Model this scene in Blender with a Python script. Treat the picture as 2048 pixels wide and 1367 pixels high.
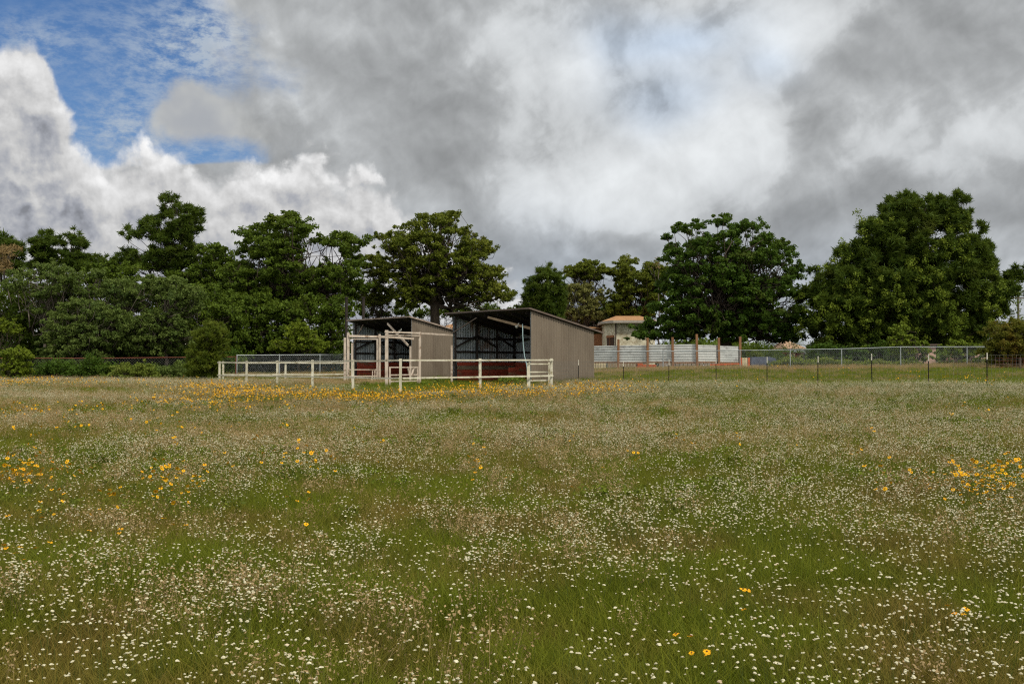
import bpy, math
import numpy as np

R = math.radians
F = 1991.0                                   # focal length in photo pixels (2048 wide, 35 mm)
PITCH = math.atan(51.5 / F)
EYE = 1.6

for o in list(bpy.data.objects):
    bpy.data.objects.remove(o)
S = bpy.context.scene
COL = S.collection

# ------------------------------------------------------------------ camera
cd = bpy.data.cameras.new('camera')
cam = bpy.data.objects.new('camera', cd)
COL.objects.link(cam)
cam.location = (0, 0, EYE)
cam.rotation_euler = (math.pi / 2 + PITCH, 0, 0)
cd.lens = 35.0
cd.sensor_width = 36.0
cd.clip_end = 8000
cd.clip_start = 0.05
S.camera = cam
S.view_settings.view_transform = 'Standard'
S.view_settings.look = 'None'
S.view_settings.exposure = 0.0
S.view_settings.gamma = 1.0

SUN_EL, SUN_AZ = 52.0, 140.0                 # azimuth clockwise from +Y: high, behind and to the right


def tex(nt, kind, **kw):
    n = nt.nodes.new(kind)
    for k, v in kw.items():
        setattr(n, k, v)
    return n


class NB:
    """small node-graph helper"""
    dim = '3D'

    def __init__(s, nt):
        s.nt = nt

    def put(s, sock, v):
        if hasattr(v, 'is_output') or hasattr(v, 'links'):
            s.nt.links.new(v, sock)
        else:
            sock.default_value = v

    def m(s, op, a, b=0.0, c=0.0, clamp=False):
        n = tex(s.nt, 'ShaderNodeMath', operation=op, use_clamp=clamp)
        s.put(n.inputs[0], a)
        s.put(n.inputs[1], b)
        if len(n.inputs) > 2:
            s.put(n.inputs[2], c)
        return n.outputs[0]

    def v(s, op, a, b=(0, 0, 0), sc=None):
        n = tex(s.nt, 'ShaderNodeVectorMath', operation=op)
        s.put(n.inputs[0], a)
        if op != 'SCALE':
            s.put(n.inputs[1], b)
        else:
            s.put(n.inputs['Scale'], sc)
        return n.outputs['Value'] if op in ('DOT_PRODUCT', 'LENGTH') else n.outputs['Vector']

    def xyz(s, x, y, z=0.0):
        n = tex(s.nt, 'ShaderNodeCombineXYZ')
        for i, q in enumerate((x, y, z)):
            s.put(n.inputs[i], q)
        return n.outputs[0]

    def sep(s, a):
        n = tex(s.nt, 'ShaderNodeSeparateXYZ')
        s.put(n.inputs[0], a)
        return n.outputs

    def noise(s, vec, scale, detail=4, rough=0.55, dist=0.0, col=False):
        n = tex(s.nt, 'ShaderNodeTexNoise', noise_dimensions=s.dim)
        s.put(n.inputs['Vector'], vec)
        n.inputs['Scale'].default_value = scale
        n.inputs['Detail'].default_value = detail
        n.inputs['Roughness'].default_value = rough
        n.inputs['Distortion'].default_value = dist
        return n.outputs['Color' if col else 'Fac']

    def voro(s, vec, scale, smooth=0.6):
        n = tex(s.nt, 'ShaderNodeTexVoronoi', feature='SMOOTH_F1', voronoi_dimensions=s.dim)
        s.put(n.inputs['Vector'], vec)
        n.inputs['Scale'].default_value = scale
        n.inputs['Smoothness'].default_value = smooth
        return n.outputs['Distance']

    def ss(s, x, a, b, lo=0.0, hi=1.0):
        n = tex(s.nt, 'ShaderNodeMapRange', interpolation_type='SMOOTHSTEP')
        s.put(n.inputs['Value'], x)
        n.inputs['From Min'].default_value = a
        n.inputs['From Max'].default_value = b
        n.inputs['To Min'].default_value = lo
        n.inputs['To Max'].default_value = hi
        return n.outputs[0]

    def mix(s, f, a, b):
        n = tex(s.nt, 'ShaderNodeMix', data_type='RGBA')
        s.put(n.inputs[0], f)
        for sock, q in ((n.inputs[6], a), (n.inputs[7], b)):
            if isinstance(q, (tuple, list)) and len(q) == 3:
                q = (*q, 1)
            s.put(sock, q)
        return n.outputs[2]

    def curve(s, x, pts, lo, hi):
        n = tex(s.nt, 'ShaderNodeFloatCurve')
        mr = s.m('DIVIDE', s.m('SUBTRACT', x, lo), hi - lo, clamp=True)
        s.put(n.inputs['Value'], mr)
        c = n.mapping.curves[0]
        P = [((a - lo) / (hi - lo), b) for a, b in pts]
        while len(c.points) < len(P):
            c.points.new(0.5, 0.5)
        for p, q in zip(c.points, P):
            p.location = q
            p.handle_type = 'AUTO_CLAMPED'
        n.mapping.update()
        return n.outputs[0]


# ------------------------------------------------------------------ world: sky with broken cloud
W = bpy.data.worlds.new('World')
S.world = W
W.use_nodes = True
nt = W.node_tree
nt.nodes.clear()
B = NB(nt)
B.dim = '2D'
wo = tex(nt, 'ShaderNodeOutputWorld')
bg = tex(nt, 'ShaderNodeBackground')
bg.inputs['Strength'].default_value = 0.1
sky = tex(nt, 'ShaderNodeTexSky', sky_type='NISHITA', sun_disc=False)
sky.sun_elevation = R(SUN_EL)
sky.sun_rotation = R(SUN_AZ)
D = tex(nt, 'ShaderNodeTexCoord').outputs['Generated']
dx, dy, dz = B.sep(D)
az = B.m('ARCTAN2', dx, dy)
el = B.m('ARCSINE', dz)
UV0 = B.xyz(az, el)
w1 = B.v('SUBTRACT', B.noise(UV0, 5.0, 2, 0.45, col=True), (0.5, 0.5, 0.5))
UV = B.v('ADD', UV0, B.v('SCALE', w1, sc=0.085))
wU, wV, _ = B.sep(UV)
UVs = B.v('ADD', UV0, B.v('SCALE', w1, sc=0.035))
cU, cV, _ = B.sep(UVs)


def ae(px, py):
    a = math.atan((px - 1024) / F)
    return a, math.atan((735 - py) / F * math.cos(a))


def blob(px, py, sx, sy, amp, vec=None):
    u0, v0 = ae(px, py)
    d = B.v('MULTIPLY', B.v('SUBTRACT', UV if vec is None else vec, (u0, v0, 0)), (F / sx, F / sy, 0))
    return B.m('MULTIPLY', B.m('EXPONENT', B.m('MULTIPLY', B.v('DOT_PRODUCT', d, d), -1.0)), amp)


def blobs(lst, base=0.0):
    acc = None
    for t in lst:
        q = blob(*t)
        acc = q if acc is None else B.m('ADD', acc, q)
    return B.m('ADD', acc, base)


# blue sky, deepened away from the horizon
blue = B.mix(1.0, sky.outputs[0], (0.36, 0.62, 0.95))
blue.node.blend_type = 'MULTIPLY'
blue = B.mix(B.ss(el, 0.05, 0.34, 0.55, 0.12), blue, (2.6, 3.8, 5.3))
# rippled high cloud
rip = B.noise(B.v('MULTIPLY', B.v('ADD', UV0, B.v('SCALE', w1, sc=0.035)), (42, 88, 0)), 1.0, 6, 0.68, 0.0)
rmask = blobs([(400, 130, 170, 110, 1.0), (500, 60, 150, 70, 1.0), (250, 290, 110, 70, .9), (60, 90, 90, 50, .75), (20, 20, 60, 30, .2),
               (420, 330, 140, 40, .6)])
ripf = B.m('MULTIPLY', B.ss(rip, 0.30, 0.74), rmask, clamp=True)
skyc = B.mix(B.m('MULTIPLY', ripf, 1.0, clamp=True), blue, (3.9, 4.7, 5.8))
# soft round cloud in the blue
q = blobs([(440, 225, 90, 60, 1.0), (520, 270, 110, 50, 1.0), (370, 290, 60, 36, .5), (590, 300, 60, 40, .8)])
q = B.m('ADD', q, B.m('MULTIPLY', B.m('SUBTRACT', B.noise(UV, 14, 7, .62), .5), 1.9))
rc = B.mix(B.ss(B.noise(UV0, 9, 4), .35, .65), (4.0, 4.2, 4.5), (5.3, 5.4, 5.3))
skyc = B.mix(B.ss(q, 0.15, 1.05), skyc, rc)
# grey layer cloud: everything right of a ragged edge
edge = B.curve(wV, [(v, u) for v, u in ((-0.2, .0), (0.13, .0), (0.172, .02), (0.19, .27), (0.215, .25), (0.2687, .245), (0.319, .25), (0.34, .235), (0.369, .17), (0.41, .08), (0.7, .0))], -0.2, 0.7)
s = B.m('SUBTRACT', wU, B.m('SUBTRACT', B.m('MULTIPLY', edge, 1.0), 0.52))
det = B.m('SUBTRACT', B.noise(UV0, 9, 6, .62, .25), .5)
s = B.m('ADD', s, B.m('MULTIPLY', det, .14))
sm = B.ss(s, -0.015, 0.05)
Lb = blobs([
    (700, 230, 190, 110, -.09), (640, 190, 60, 50, -.05), (960, 70, 170, 60, .05), (880, 315, 130, 36, -.07), (800, 80, 90, 60, .0),
    (1120, 150, 60, 70, .14), (1250, 320, 150, 85, .18), (1170, 380, 130, 60, .12), (1470, 250, 75, 90, .20), (1400, 350, 130, 60, .12), (1320, 250, 180, 120, .09),
    (1235, 180, 75, 50, -.09), (1330, 150, 50, 30, -.06), (1650, 30, 110, 55, .30), (1590, 100, 60, 60, .22), (1790, 110, 110, 70, -.08), (1730, 180, 70, 40, -.06),
    (1930, 120, 110, 70, -.07), (1850, 200, 160, 90, -.04), (1990, 330, 100, 60, .05), (1590, 210, 50, 26, -.10), (1600, 300, 50, 70, -.04), (1760, 330, 90, 60, .05), (1750, 440, 320, 45, -.085),
    (1130, 490, 220, 55, -.05), (1260, 455, 110, 16, -.06), (1040, 350, 50, 60, .10), (900, 400, 160, 50, .05)], 0.465)
fine = B.m('SUBTRACT', B.noise(B.v('ADD', UV0, B.v('SCALE', w1, sc=.12)), 22, 5, .62), .5)
up = (0.045, 0.06, 0.0)
flit = B.m('SUBTRACT', B.noise(UVs, 30, 4, .6), B.noise(B.v('ADD', UVs, (.006, .010, 0)), 30, 4, .6))
fw = B.v('ADD', UV0, B.v('SCALE', B.v('SUBTRACT', B.noise(UV0, 14, 2, .5, col=True), (.5, .5, .5)), sc=.022))
fu, fv, _ = B.sep(fw)
fw = B.xyz(B.m('ADD', B.m('MULTIPLY', fu, .84), B.m('MULTIPLY', fv, .54)), B.m('ADD', B.m('MULTIPLY', fu, -.54), B.m('MULTIPLY', fv, .84)))
off1 = B.v('ADD', fw, (.018, .010, 0))
off2 = B.v('ADD', fw, (.007, .004, 0))
n1, n1s = B.noise(fw, 8, 6, .52), B.noise(off1, 8, 4, .50)
fw3 = B.v('ADD', B.v('MULTIPLY', fw, (1.0, 1.12, 1)), (3.3, 1.7, 0))
off2 = B.v('ADD', fw3, (.007, .004, 0))
n2, n2s = B.noise(fw3, 21, 5, .55), B.noise(off2, 21, 5, .55)
T = B.m('ADD', Lb, B.m('ADD', B.m('MULTIPLY', B.m('SUBTRACT', n1, .5), .42), B.m('MULTIPLY', B.m('SUBTRACT', n2, .5), .20)))
L = B.curve(T, [(0.0, .27), (.25, .33), (.36, .365), (.44, .43), (.49, .50), (.54, .62), (.64, .72), (.85, .84), (1.2, .93)], 0.0, 1.2)
L = B.m('ADD', L, B.m('ADD', B.m('MULTIPLY', B.m('SUBTRACT', n1, n1s), .34), B.m('ADD', B.m('MULTIPLY', B.m('SUBTRACT', n2, n2s), .12), B.m('MULTIPLY', fine, .03))))
L10 = B.m('MULTIPLY', L, 10.0)
tint = blobs([(1330, 60, 170, 60, .9), (1300, 190, 120, 50, .7), (1540, 150, 60, 50, .5), (1100, 580, 900, 120, .45), (1180, 60, 60, 60, .3)])
tc = B.mix(tint, (0.965, 1.0, 1.02), (0.82, 0.97, 1.17))
gray = B.mix(1.0, B.xyz(L10, L10, L10), tc)
gray.node.blend_type = 'MULTIPLY'
skyc = B.mix(sm, skyc, gray)
# cumulus bank low on the left
top = B.curve(cU, [(-0.9, .50), (-0.52, .62), (-0.475, .635), (-0.451, .65), (-0.431, .56), (-0.414, .50), (-0.386, .43), (-0.37, .44), (-0.3485, .465), (-0.326, .45), (-0.29, .41), (-0.2667, .42), (-0.2386, .46), (-0.2097, .45), (-.16, .44), (-0.10, .36), (0.0, .22), (0.2, .05), (0.9, .0)], -0.9, 0.9)
topv = B.m('MULTIPLY', top, 0.45)
pw = B.v('ADD', UV0, B.v('SCALE', B.v('SUBTRACT', B.noise(UV0, 22, 5, .6, col=True), (.5, .5, .5)), sc=.045))
bil = B.m('ADD', B.voro(pw, 24, .5), B.m('MULTIPLY', B.voro(pw, 66, .4), .45))
pw2 = B.v('ADD', pw, (.004, .011, 0))
bil2 = B.m('ADD', B.voro(pw2, 24, .5), B.m('MULTIPLY', B.voro(pw2, 66, .4), .45))
dcu = B.m('SUBTRACT', B.m('SUBTRACT', topv, cV), B.m('MULTIPLY', B.m('SUBTRACT', bil, .45), .035))
dcu = B.m('ADD', dcu, B.m('MULTIPLY', fine, .035))
cm = B.ss(dcu, -0.006, 0.018)
body = B.ss(dcu, 0.0, 0.09, 0.68, 0.48)
cl = B.m('ADD', body, B.m('MULTIPLY', B.m('SUBTRACT', bil2, bil), .30))
cl = B.m('ADD', cl, B.m('ADD', B.m('MULTIPLY', det, .14), B.m('ADD', B.m('MULTIPLY', fine, .11), B.m('MULTIPLY', flit, .45))))
cl = B.m('ADD', cl, blobs([(300, 330, 70, 40, .10), (185, 340, 45, 35, .08), (560, 350, 110, 40, .08), (40, 180, 50, 60, .06), (520, 400, 60, 40, .05), (700, 370, 80, 50, .04)]))
cl10 = B.m('MULTIPLY', B.m('MAXIMUM', cl, .25), 10.0)
cuc = B.mix(1.0, B.xyz(cl10, cl10, cl10), B.mix(B.ss(cl, .35, .6), (0.93, 0.97, 1.08), (1.0, 1.0, 1.0)))
cuc.node.blend_type = 'MULTIPLY'
skyc = B.mix(cm, skyc, cuc)
nt.links.new(skyc, bg.inputs['Color'])
# overhead and behind: plain unseen cloud, brightened and warmed to light the ground (skips the detailed graph there)
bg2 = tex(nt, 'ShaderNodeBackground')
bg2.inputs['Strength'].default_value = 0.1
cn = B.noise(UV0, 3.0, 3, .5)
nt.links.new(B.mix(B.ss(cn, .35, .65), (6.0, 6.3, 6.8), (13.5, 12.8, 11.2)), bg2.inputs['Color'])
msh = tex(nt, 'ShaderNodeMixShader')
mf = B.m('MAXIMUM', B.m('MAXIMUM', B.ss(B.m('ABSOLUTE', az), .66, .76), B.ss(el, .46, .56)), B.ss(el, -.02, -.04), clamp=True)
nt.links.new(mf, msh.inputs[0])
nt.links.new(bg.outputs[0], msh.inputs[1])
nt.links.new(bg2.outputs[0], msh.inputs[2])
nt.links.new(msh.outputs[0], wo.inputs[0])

# ------------------------------------------------------------------ sun behind thin cloud
sd = bpy.data.lights.new('sun', 'SUN')
sd.energy = 3.0
sd.angle = R(8)
sd.color = (1.0, 0.92, 0.76)
sun = bpy.data.objects.new('sun', sd)
COL.objects.link(sun)
sun.location = (30, -30, 60)
sun.rotation_euler = (R(90 - SUN_EL), 0, R(180 - SUN_AZ))

# ------------------------------------------------------------------ helpers


def W3(px, py, Y):
    """point at depth Y seen at photo pixel (px, py)"""
    a = px - 1024
    u = 683.5 - py
    dy_ = math.cos(PITCH) * F - math.sin(PITCH) * u
    dz_ = math.sin(PITCH) * F + math.cos(PITCH) * u
    k = Y / dy_
    return np.array([a * k, Y, EYE + dz_ * k])


_Y = np.array([-400, 0, 10, 20, 30, 38, 44, 48, 58, 66, 75, 90, 130, 400, 1200, 6000.])
_U = np.array([-.6, -.25, 0, .25, .5, .7])
_Z = np.array([
    [0, 0, .08, .18, .30, .41, .52, .58, .74, .85, .95, 1.0, .8, -1, -3, -8],
    [0, 0, .08, .18, .30, .44, .58, .64, .75, .95, 1.12, 1.2, 1.0, -1, -3, -8],
    [0, 0, .08, .18, .32, .50, .63, .69, .76, 1.0, 1.3, 1.4, 1.2, -1, -3, -8],
    [0, 0, .09, .20, .38, .57, .72, .85, 1.2, 1.45, 1.55, 1.6, 1.3, -1, -3, -8],
    [0, 0, .10, .24, .46, .72, .92, 1.06, 1.45, 1.68, 1.75, 1.7, 1.4, -1, -3, -8],
    [0, 0, .10, .24, .46, .72, .92, 1.06, 1.45, 1.68, 1.75, 1.7, 1.4, -1, -3, -8]])


def gz(x, y):
    x = np.asarray(x, float)
    y = np.asarray(y, float)
    u = np.clip(x / np.maximum(y, 1.0), -.6, .7)
    cols = np.stack([np.interp(y, _Y, c) for c in _Z])
    i = np.clip(np.searchsorted(_U, u) - 1, 0, len(_U) - 2)
    t = (u - _U[i]) / (_U[i + 1] - _U[i])
    t = t * t * (3 - 2 * t)
    a = np.take_along_axis(cols.reshape(len(_U), -1), i.reshape(1, -1), 0).reshape(x.shape)
    b = np.take_along_axis(cols.reshape(len(_U), -1), (i + 1).reshape(1, -1), 0).reshape(x.shape)
    near = np.exp(-(np.hypot(x, y) / 90.0) ** 2)
    return a + (b - a) * t + near * (.025 * np.sin(x * .9 + y * .35) * np.sin(y * .55) + .02 * np.sin(x * .31 + 1.7) * np.cos(y * .23))


def g1(x, y):
    return float(gz(np.array([x]), np.array([y]))[0])


def ground_hit(px, py, h=0.0):
    for Y in np.arange(3.0, 90.0, .1):
        p = W3(px, py, Y)
        if p[2] <= g1(p[0], Y) + h:
            return p[0], Y
    return p[0], 90.0


def mesh_np(name, V, Fc, tint=None, mats=None, midx=None, smooth=False):
    """V (n,3); Fc (m,k) constant k, or list of such arrays"""
    V = np.asarray(V, np.float32)
    fl = Fc if isinstance(Fc, list) else [Fc]
    fl = [np.asarray(f, np.int32) for f in fl if len(f)]
    me = bpy.data.meshes.new(name)
    me.vertices.add(len(V))
    me.vertices.foreach_set('co', V.ravel())
    loops = np.concatenate([f.ravel() for f in fl])
    tot = np.concatenate([np.full(len(f), f.shape[1], np.int32) for f in fl])
    st = np.concatenate([[0], np.cumsum(tot)[:-1]]).astype(np.int32)
    me.loops.add(len(loops))
    me.loops.foreach_set('vertex_index', loops)
    me.polygons.add(len(tot))
    me.polygons.foreach_set('loop_start', st)
    me.polygons.foreach_set('loop_total', tot)
    if midx is not None:
        me.polygons.foreach_set('material_index', np.asarray(midx, np.int32))
    me.polygons.foreach_set('use_smooth', np.full(len(tot), smooth))
    if tint is not None:
        a = me.attributes.new('tint', 'FLOAT', 'FACE')
        a.data.foreach_set('value', np.asarray(tint, np.float32))
    me.update(calc_edges=True)
    for mt in (mats or []):
        me.materials.append(mt)
    return me


def link(name, me, parent=None, **props):
    o = bpy.data.objects.new(name, me)
    COL.objects.link(o)
    if parent is not None:
        o.parent = parent
        o.matrix_parent_inverse = parent.matrix_basis.inverted()
    for k, v in props.items():
        o[k] = v
    return o


def empty(name, loc, label, cat, group=None):
    o = bpy.data.objects.new(name, None)
    COL.objects.link(o)
    o.location = loc
    o.empty_display_size = .3
    o['label'] = label
    o['category'] = cat
    if group:
        o['group'] = group
    return o


class MB:
    """collects boxes / bars / tubes, builds one mesh"""
    def __init__(s):
        s.V, s.Q, s.n = [], [], 0

    def add(s, V, Q):
        s.V.append(np.asarray(V, float))
        s.Q += [tuple(int(i) + s.n for i in f) for f in Q]
        s.n += len(V)

    def bar(s, a, b, w, h, up=(0, 0, 1)):
        """box from a to b, w across, h along up"""
        a, b = np.array(a, float), np.array(b, float)
        d = b - a
        d /= np.linalg.norm(d)
        up = np.array(up, float)
        if abs(np.dot(d, up)) > .99:
            up = np.array([1., 0, 0]) if abs(d[0]) < .9 else np.array([0, 1., 0])
        x = np.cross(d, up)
        x /= np.linalg.norm(x)
        z = np.cross(x, d)
        V = [p + x * sx * w / 2 + z * sz * h / 2 for p in (a, b) for sx, sz in ((-1, -1), (1, -1), (1, 1), (-1, 1))]
        s.add(V, [(0, 3, 2, 1), (4, 5, 6, 7), (0, 1, 5, 4), (1, 2, 6, 5), (2, 3, 7, 6), (3, 0, 4, 7)])

    def tube(s, pts, rad, n=8, cap=True):
        pts = np.array(pts, float)
        rad = np.full(len(pts), rad) if np.isscalar(rad) else np.array(rad)
        V, Q = [], []
        for i, p in enumerate(pts):
            d = pts[min(i + 1, len(pts) - 1)] - pts[max(i - 1, 0)]
            d /= np.linalg.norm(d) + 1e-9
            u = np.array([1., 0, 0]) if abs(d[0]) < .8 else np.array([0, 1., 0])
            x = np.cross(d, u)
            x /= np.linalg.norm(x)
            y = np.cross(d, x)
            for k in range(n):
                t = 2 * math.pi * k / n
                V.append(p + rad[i] * (math.cos(t) * x + math.sin(t) * y))
        for i in range(len(pts) - 1):
            for k in range(n):
                a, b = i * n + k, i * n + (k + 1) % n
                Q.append((a, b, b + n, a + n))
        if cap:
            Q.append(tuple(range(n - 1, -1, -1)))
            Q.append(tuple((len(pts) - 1) * n + k for k in range(n)))
        s.add(V, Q)

    def build(s, name, mat, parent=None, smooth=False, **props):
        me = bpy.data.meshes.new(name)
        me.from_pydata([tuple(v) for v in np.concatenate(s.V)], [], s.Q)
        if smooth:
            me.polygons.foreach_set('use_smooth', np.full(len(me.polygons), True))
        me.materials.append(mat)
        me.update()
        return link(name, me, parent, **props)


# ------------------------------------------------------------------ materials
MATS = {}


def mat(name, c1, c2=None, scale=3.0, rough=.8, metal=0.0, spec=.3, bump=0.0, stretch=(1, 1, 1), c3=None, s3=.6, thr=(.35, .65)):
    if name in MATS:
        return MATS[name]
    m = bpy.data.materials.new(name)
    m.use_nodes = True
    nt = m.node_tree
    b = NB(nt)
    p = nt.nodes['Principled BSDF']
    p.inputs['Roughness'].default_value = rough
    p.inputs['Metallic'].default_value = metal
    p.inputs['Specular IOR Level'].default_value = spec
    pos = b.v('MULTIPLY', tex(nt, 'ShaderNodeNewGeometry').outputs['Position'], stretch)
    f = b.noise(pos, scale, 6, .6)
    c = b.mix(b.ss(f, *thr), c1, c2 or tuple(x * .75 for x in c1))
    if c3:
        c = b.mix(b.ss(b.noise(b.v('ADD', pos, (7, 3, 5)), scale * s3, 5, .65), .52, .68), c, c3)
    nt.links.new(c, p.inputs['Base Color'])
    if bump:
        bn = tex(nt, 'ShaderNodeBump')
        bn.inputs['Strength'].default_value = bump
        bn.inputs['Distance'].default_value = .02
        nt.links.new(b.noise(pos, scale * 6, 5, .6), bn.inputs['Height'])
        nt.links.new(bn.outputs[0], p.inputs['Normal'])
    MATS[name] = m
    return m


def leafmat(name, ca, cb, cc=None, trans=.32, big=.25, rough=.6, ccf=(.55, .75), instr=False):
    """foliage: ca/cb mixed by the per-leaf tint, patches of cc"""
    m = bpy.data.materials.new(name)
    m.use_nodes = True
    nt = m.node_tree
    nt.nodes.clear()
    b = NB(nt)
    out = tex(nt, 'ShaderNodeOutputMaterial')
    at = tex(nt, 'ShaderNodeAttribute', attribute_name='tint').outputs['Fac']
    if instr:
        rnd = tex(nt, 'ShaderNodeObjectInfo').outputs['Random']
        at = b.m('ADD', b.m('MULTIPLY', at, .6), b.m('MULTIPLY', rnd, .4))
    c = b.mix(at, ca, cb)
    if cc:
        pos = tex(nt, 'ShaderNodeNewGeometry').outputs['Position']
        c = b.mix(b.m('MULTIPLY', b.ss(b.noise(pos, big, 4, .6), *ccf), .8), c, cc)
    d = tex(nt, 'ShaderNodeBsdfPrincipled')
    d.inputs['Roughness'].default_value = rough
    d.inputs['Specular IOR Level'].default_value = .10
    t = tex(nt, 'ShaderNodeBsdfTranslucent')
    nt.links.new(c, d.inputs['Base Color'])
    nt.links.new(b.mix(.35, c, (c and (.16, .20, .02))), t.inputs['Color'])
    x = tex(nt, 'ShaderNodeMixShader')
    x.inputs[0].default_value = trans
    nt.links.new(d.outputs[0], x.inputs[1])
    nt.links.new(t.outputs[0], x.inputs[2])
    nt.links.new(x.outputs[0], out.inputs[0])
    MATS[name] = m
    return m


M_bark = mat('bark', (.085, .065, .05), (.04, .03, .024), 4, .95, bump=.5, stretch=(3, 3, .6))
M_barkp = mat('pale_bark', (.17, .145, .12), (.08, .065, .055), 4, .95, bump=.5, stretch=(3, 3, .6))
M_wood = mat('whitewashed_wood', (.62, .60, .50), (.47, .45, .35), 2.2, .85, c3=(.28, .25, .16), s3=1.7)
M_pink = mat('pale_painted_steel', (.58, .50, .43), (.44, .37, .31), 2.5, .7, c3=(.26, .19, .14), s3=1.4)
M_wall = mat('taupe_metal', (.180, .148, .115), (.150, .122, .094), 1.3, .6, spec=.25, stretch=(1, 1, .35), c3=(.13, .10, .075), s3=.5)
M_inner = mat('bare_galvanised', (.42, .47, .50), (.24, .29, .32), 1.6, .6, spec=.5, stretch=(1, 1, .4), c3=(.20, .13, .09), s3=.8)
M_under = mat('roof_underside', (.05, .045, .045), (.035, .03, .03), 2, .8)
M_roof = mat('weathered_roof_metal', (.20, .19, .18), (.13, .11, .10), 1.2, .6, c3=(.20, .10, .05))
M_trim = mat('brown_metal_trim', (.13, .10, .085), (.10, .075, .06), 2, .6)
M_trimL = mat('pale_metal_trim', (.33, .27, .23), (.20, .15, .12), 2, .6)
M_dark = mat('dark_timber', (.035, .028, .025), (.022, .018, .016), 3, .9)
M_red = mat('dark_red_boards', (.42, .075, .040), (.28, .050, .028), 1.4, .8, stretch=(1, 1, 4), c3=(.20, .12, .07), s3=.7)
M_tan = mat('tan_timber', (.27, .20, .13), (.18, .13, .08), 3, .8)
M_galv = mat('galvanised_steel', (.36, .40, .42), (.26, .29, .31), 4, .5, metal=.3, spec=.5)
M_rust = mat('rusty_pipe', (.17, .055, .035), (.10, .03, .02), 4, .85)
M_wire = mat('dull_wire', (.17, .17, .165), (.10, .10, .10), 6, .6)
M_post = mat('dark_green_steel', (.018, .02, .018), (.03, .02, .014), 6, .7)
M_white = mat('white_post_cap', (.72, .70, .62), (.55, .53, .46), 8, .7)
M_corr = mat('grey_galvanised_sheet', (.50, .52, .52), (.41, .43, .43), .9, .5, spec=.5, stretch=(1, 1, 2), c3=(.28, .28, .28), s3=1.6)
M_orange = mat('orange_stained_post', (.25, .125, .060), (.17, .082, .040), 2.5, .8, stretch=(2, 2, .6))
M_orange2 = mat('orange_paint', (.60, .12, .03), (.42, .08, .02), 3, .7)
M_cream = mat('cream_boards', (.62, .54, .36), (.45, .38, .25), 2.5, .8)
M_stone = mat('cream_limestone', (.72, .68, .54), (.50, .46, .34), 3.4, .9, bump=.6, c3=(.45, .38, .26), s3=.5, thr=(.42, .58))
M_brick = mat('tan_brick', (.36, .17, .085), (.28, .12, .06), 9, .9)
M_tile = mat('orange_roof_tile', (.40, .22, .11), (.30, .165, .08), 4, .85, stretch=(1, 1, 3))
M_fascia = mat('pale_fascia', (.42, .38, .33), (.36, .32, .28), 3, .6)
M_glass = mat('dark_window_glass', (.02, .025, .028), (.03, .035, .04), 2, .12, spec=.8)
M_blue = mat('slate_blue_cover', (.055, .07, .11), (.035, .045, .075), 2, .6)
M_pinkw = mat('pale_pink_wall', (.62, .42, .36), (.52, .34, .29), 1.2, .9)
M_peach = mat('peach_roof', (.36, .24, .16), (.30, .19, .13), 4, .9)
M_hose = mat('pale_blue_hose', (.30, .42, .45), (.24, .34, .37), 3, .5)
M_bulb = mat('white_plastic', (.65, .65, .6), (.5, .5, .46), 3, .4)

nt = M_wall.node_tree                        # sheet-to-sheet differences, streaks, mud splash at the foot
b = NB(nt)
p = nt.nodes['Principled BSDF']
src = p.inputs['Base Color'].links[0].from_socket
pos = tex(nt, 'ShaderNodeNewGeometry').outputs['Position']
al = b.v('DOT_PRODUCT', pos, (.742, .67, 0))
wn_ = tex(nt, 'ShaderNodeTexWhiteNoise', noise_dimensions='1D')
nt.links.new(b.m('FLOOR', b.m('DIVIDE', al, .91)), wn_.inputs['W'])
sh = b.m('ADD', b.m('MULTIPLY', wn_.outputs[0], .14), .92)
sc_ = b.mix(1.0, src, b.xyz(sh, sh, sh))
sc_.node.blend_type = 'MULTIPLY'
st_ = b.ss(b.noise(b.v('MULTIPLY', pos, (9, 9, .5)), 1.0, 5, .7), .50, .75)
sc_ = b.mix(b.m('MULTIPLY', st_, .45), sc_, (.115, .085, .06))
zz_ = b.sep(pos)[2]
mud = b.m('MULTIPLY', b.ss(b.m('ADD', zz_, b.m('MULTIPLY', b.noise(pos, 5, 5, .7), -.9)), .95, .35), .7)
sc_ = b.mix(mud, sc_, (.10, .08, .05))
nt.links.new(sc_, p.inputs['Base Color'])

M_soil = bpy.data.materials.new('meadow_soil')
M_soil.use_nodes = True
nt = M_soil.node_tree
b = NB(nt)
p = nt.nodes['Principled BSDF']
p.inputs['Roughness'].default_value = 1.0
p.inputs['Specular IOR Level'].default_value = 0.0
pos = tex(nt, 'ShaderNodeNewGeometry').outputs['Position']
c = b.mix(b.ss(b.noise(pos, .35, 6, .6), .4, .62), (.045, .060, .018), (.085, .070, .038))
c = b.mix(b.ss(b.noise(pos, 9, 6, .7), .35, .7), c, (.035, .045, .015))
nt.links.new(c, p.inputs['Base Color'])

# ------------------------------------------------------------------ ground (one sheet)


def grid_axis(a, b_, step, far):
    mid = np.arange(a, b_ + .01, step)
    out = np.array([1.2 ** k for k in range(1, 40)]) * step
    out = np.cumsum(out)
    out = out[out < far]
    return np.concatenate([(a - out)[::-1], mid, b_ + out])


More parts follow.
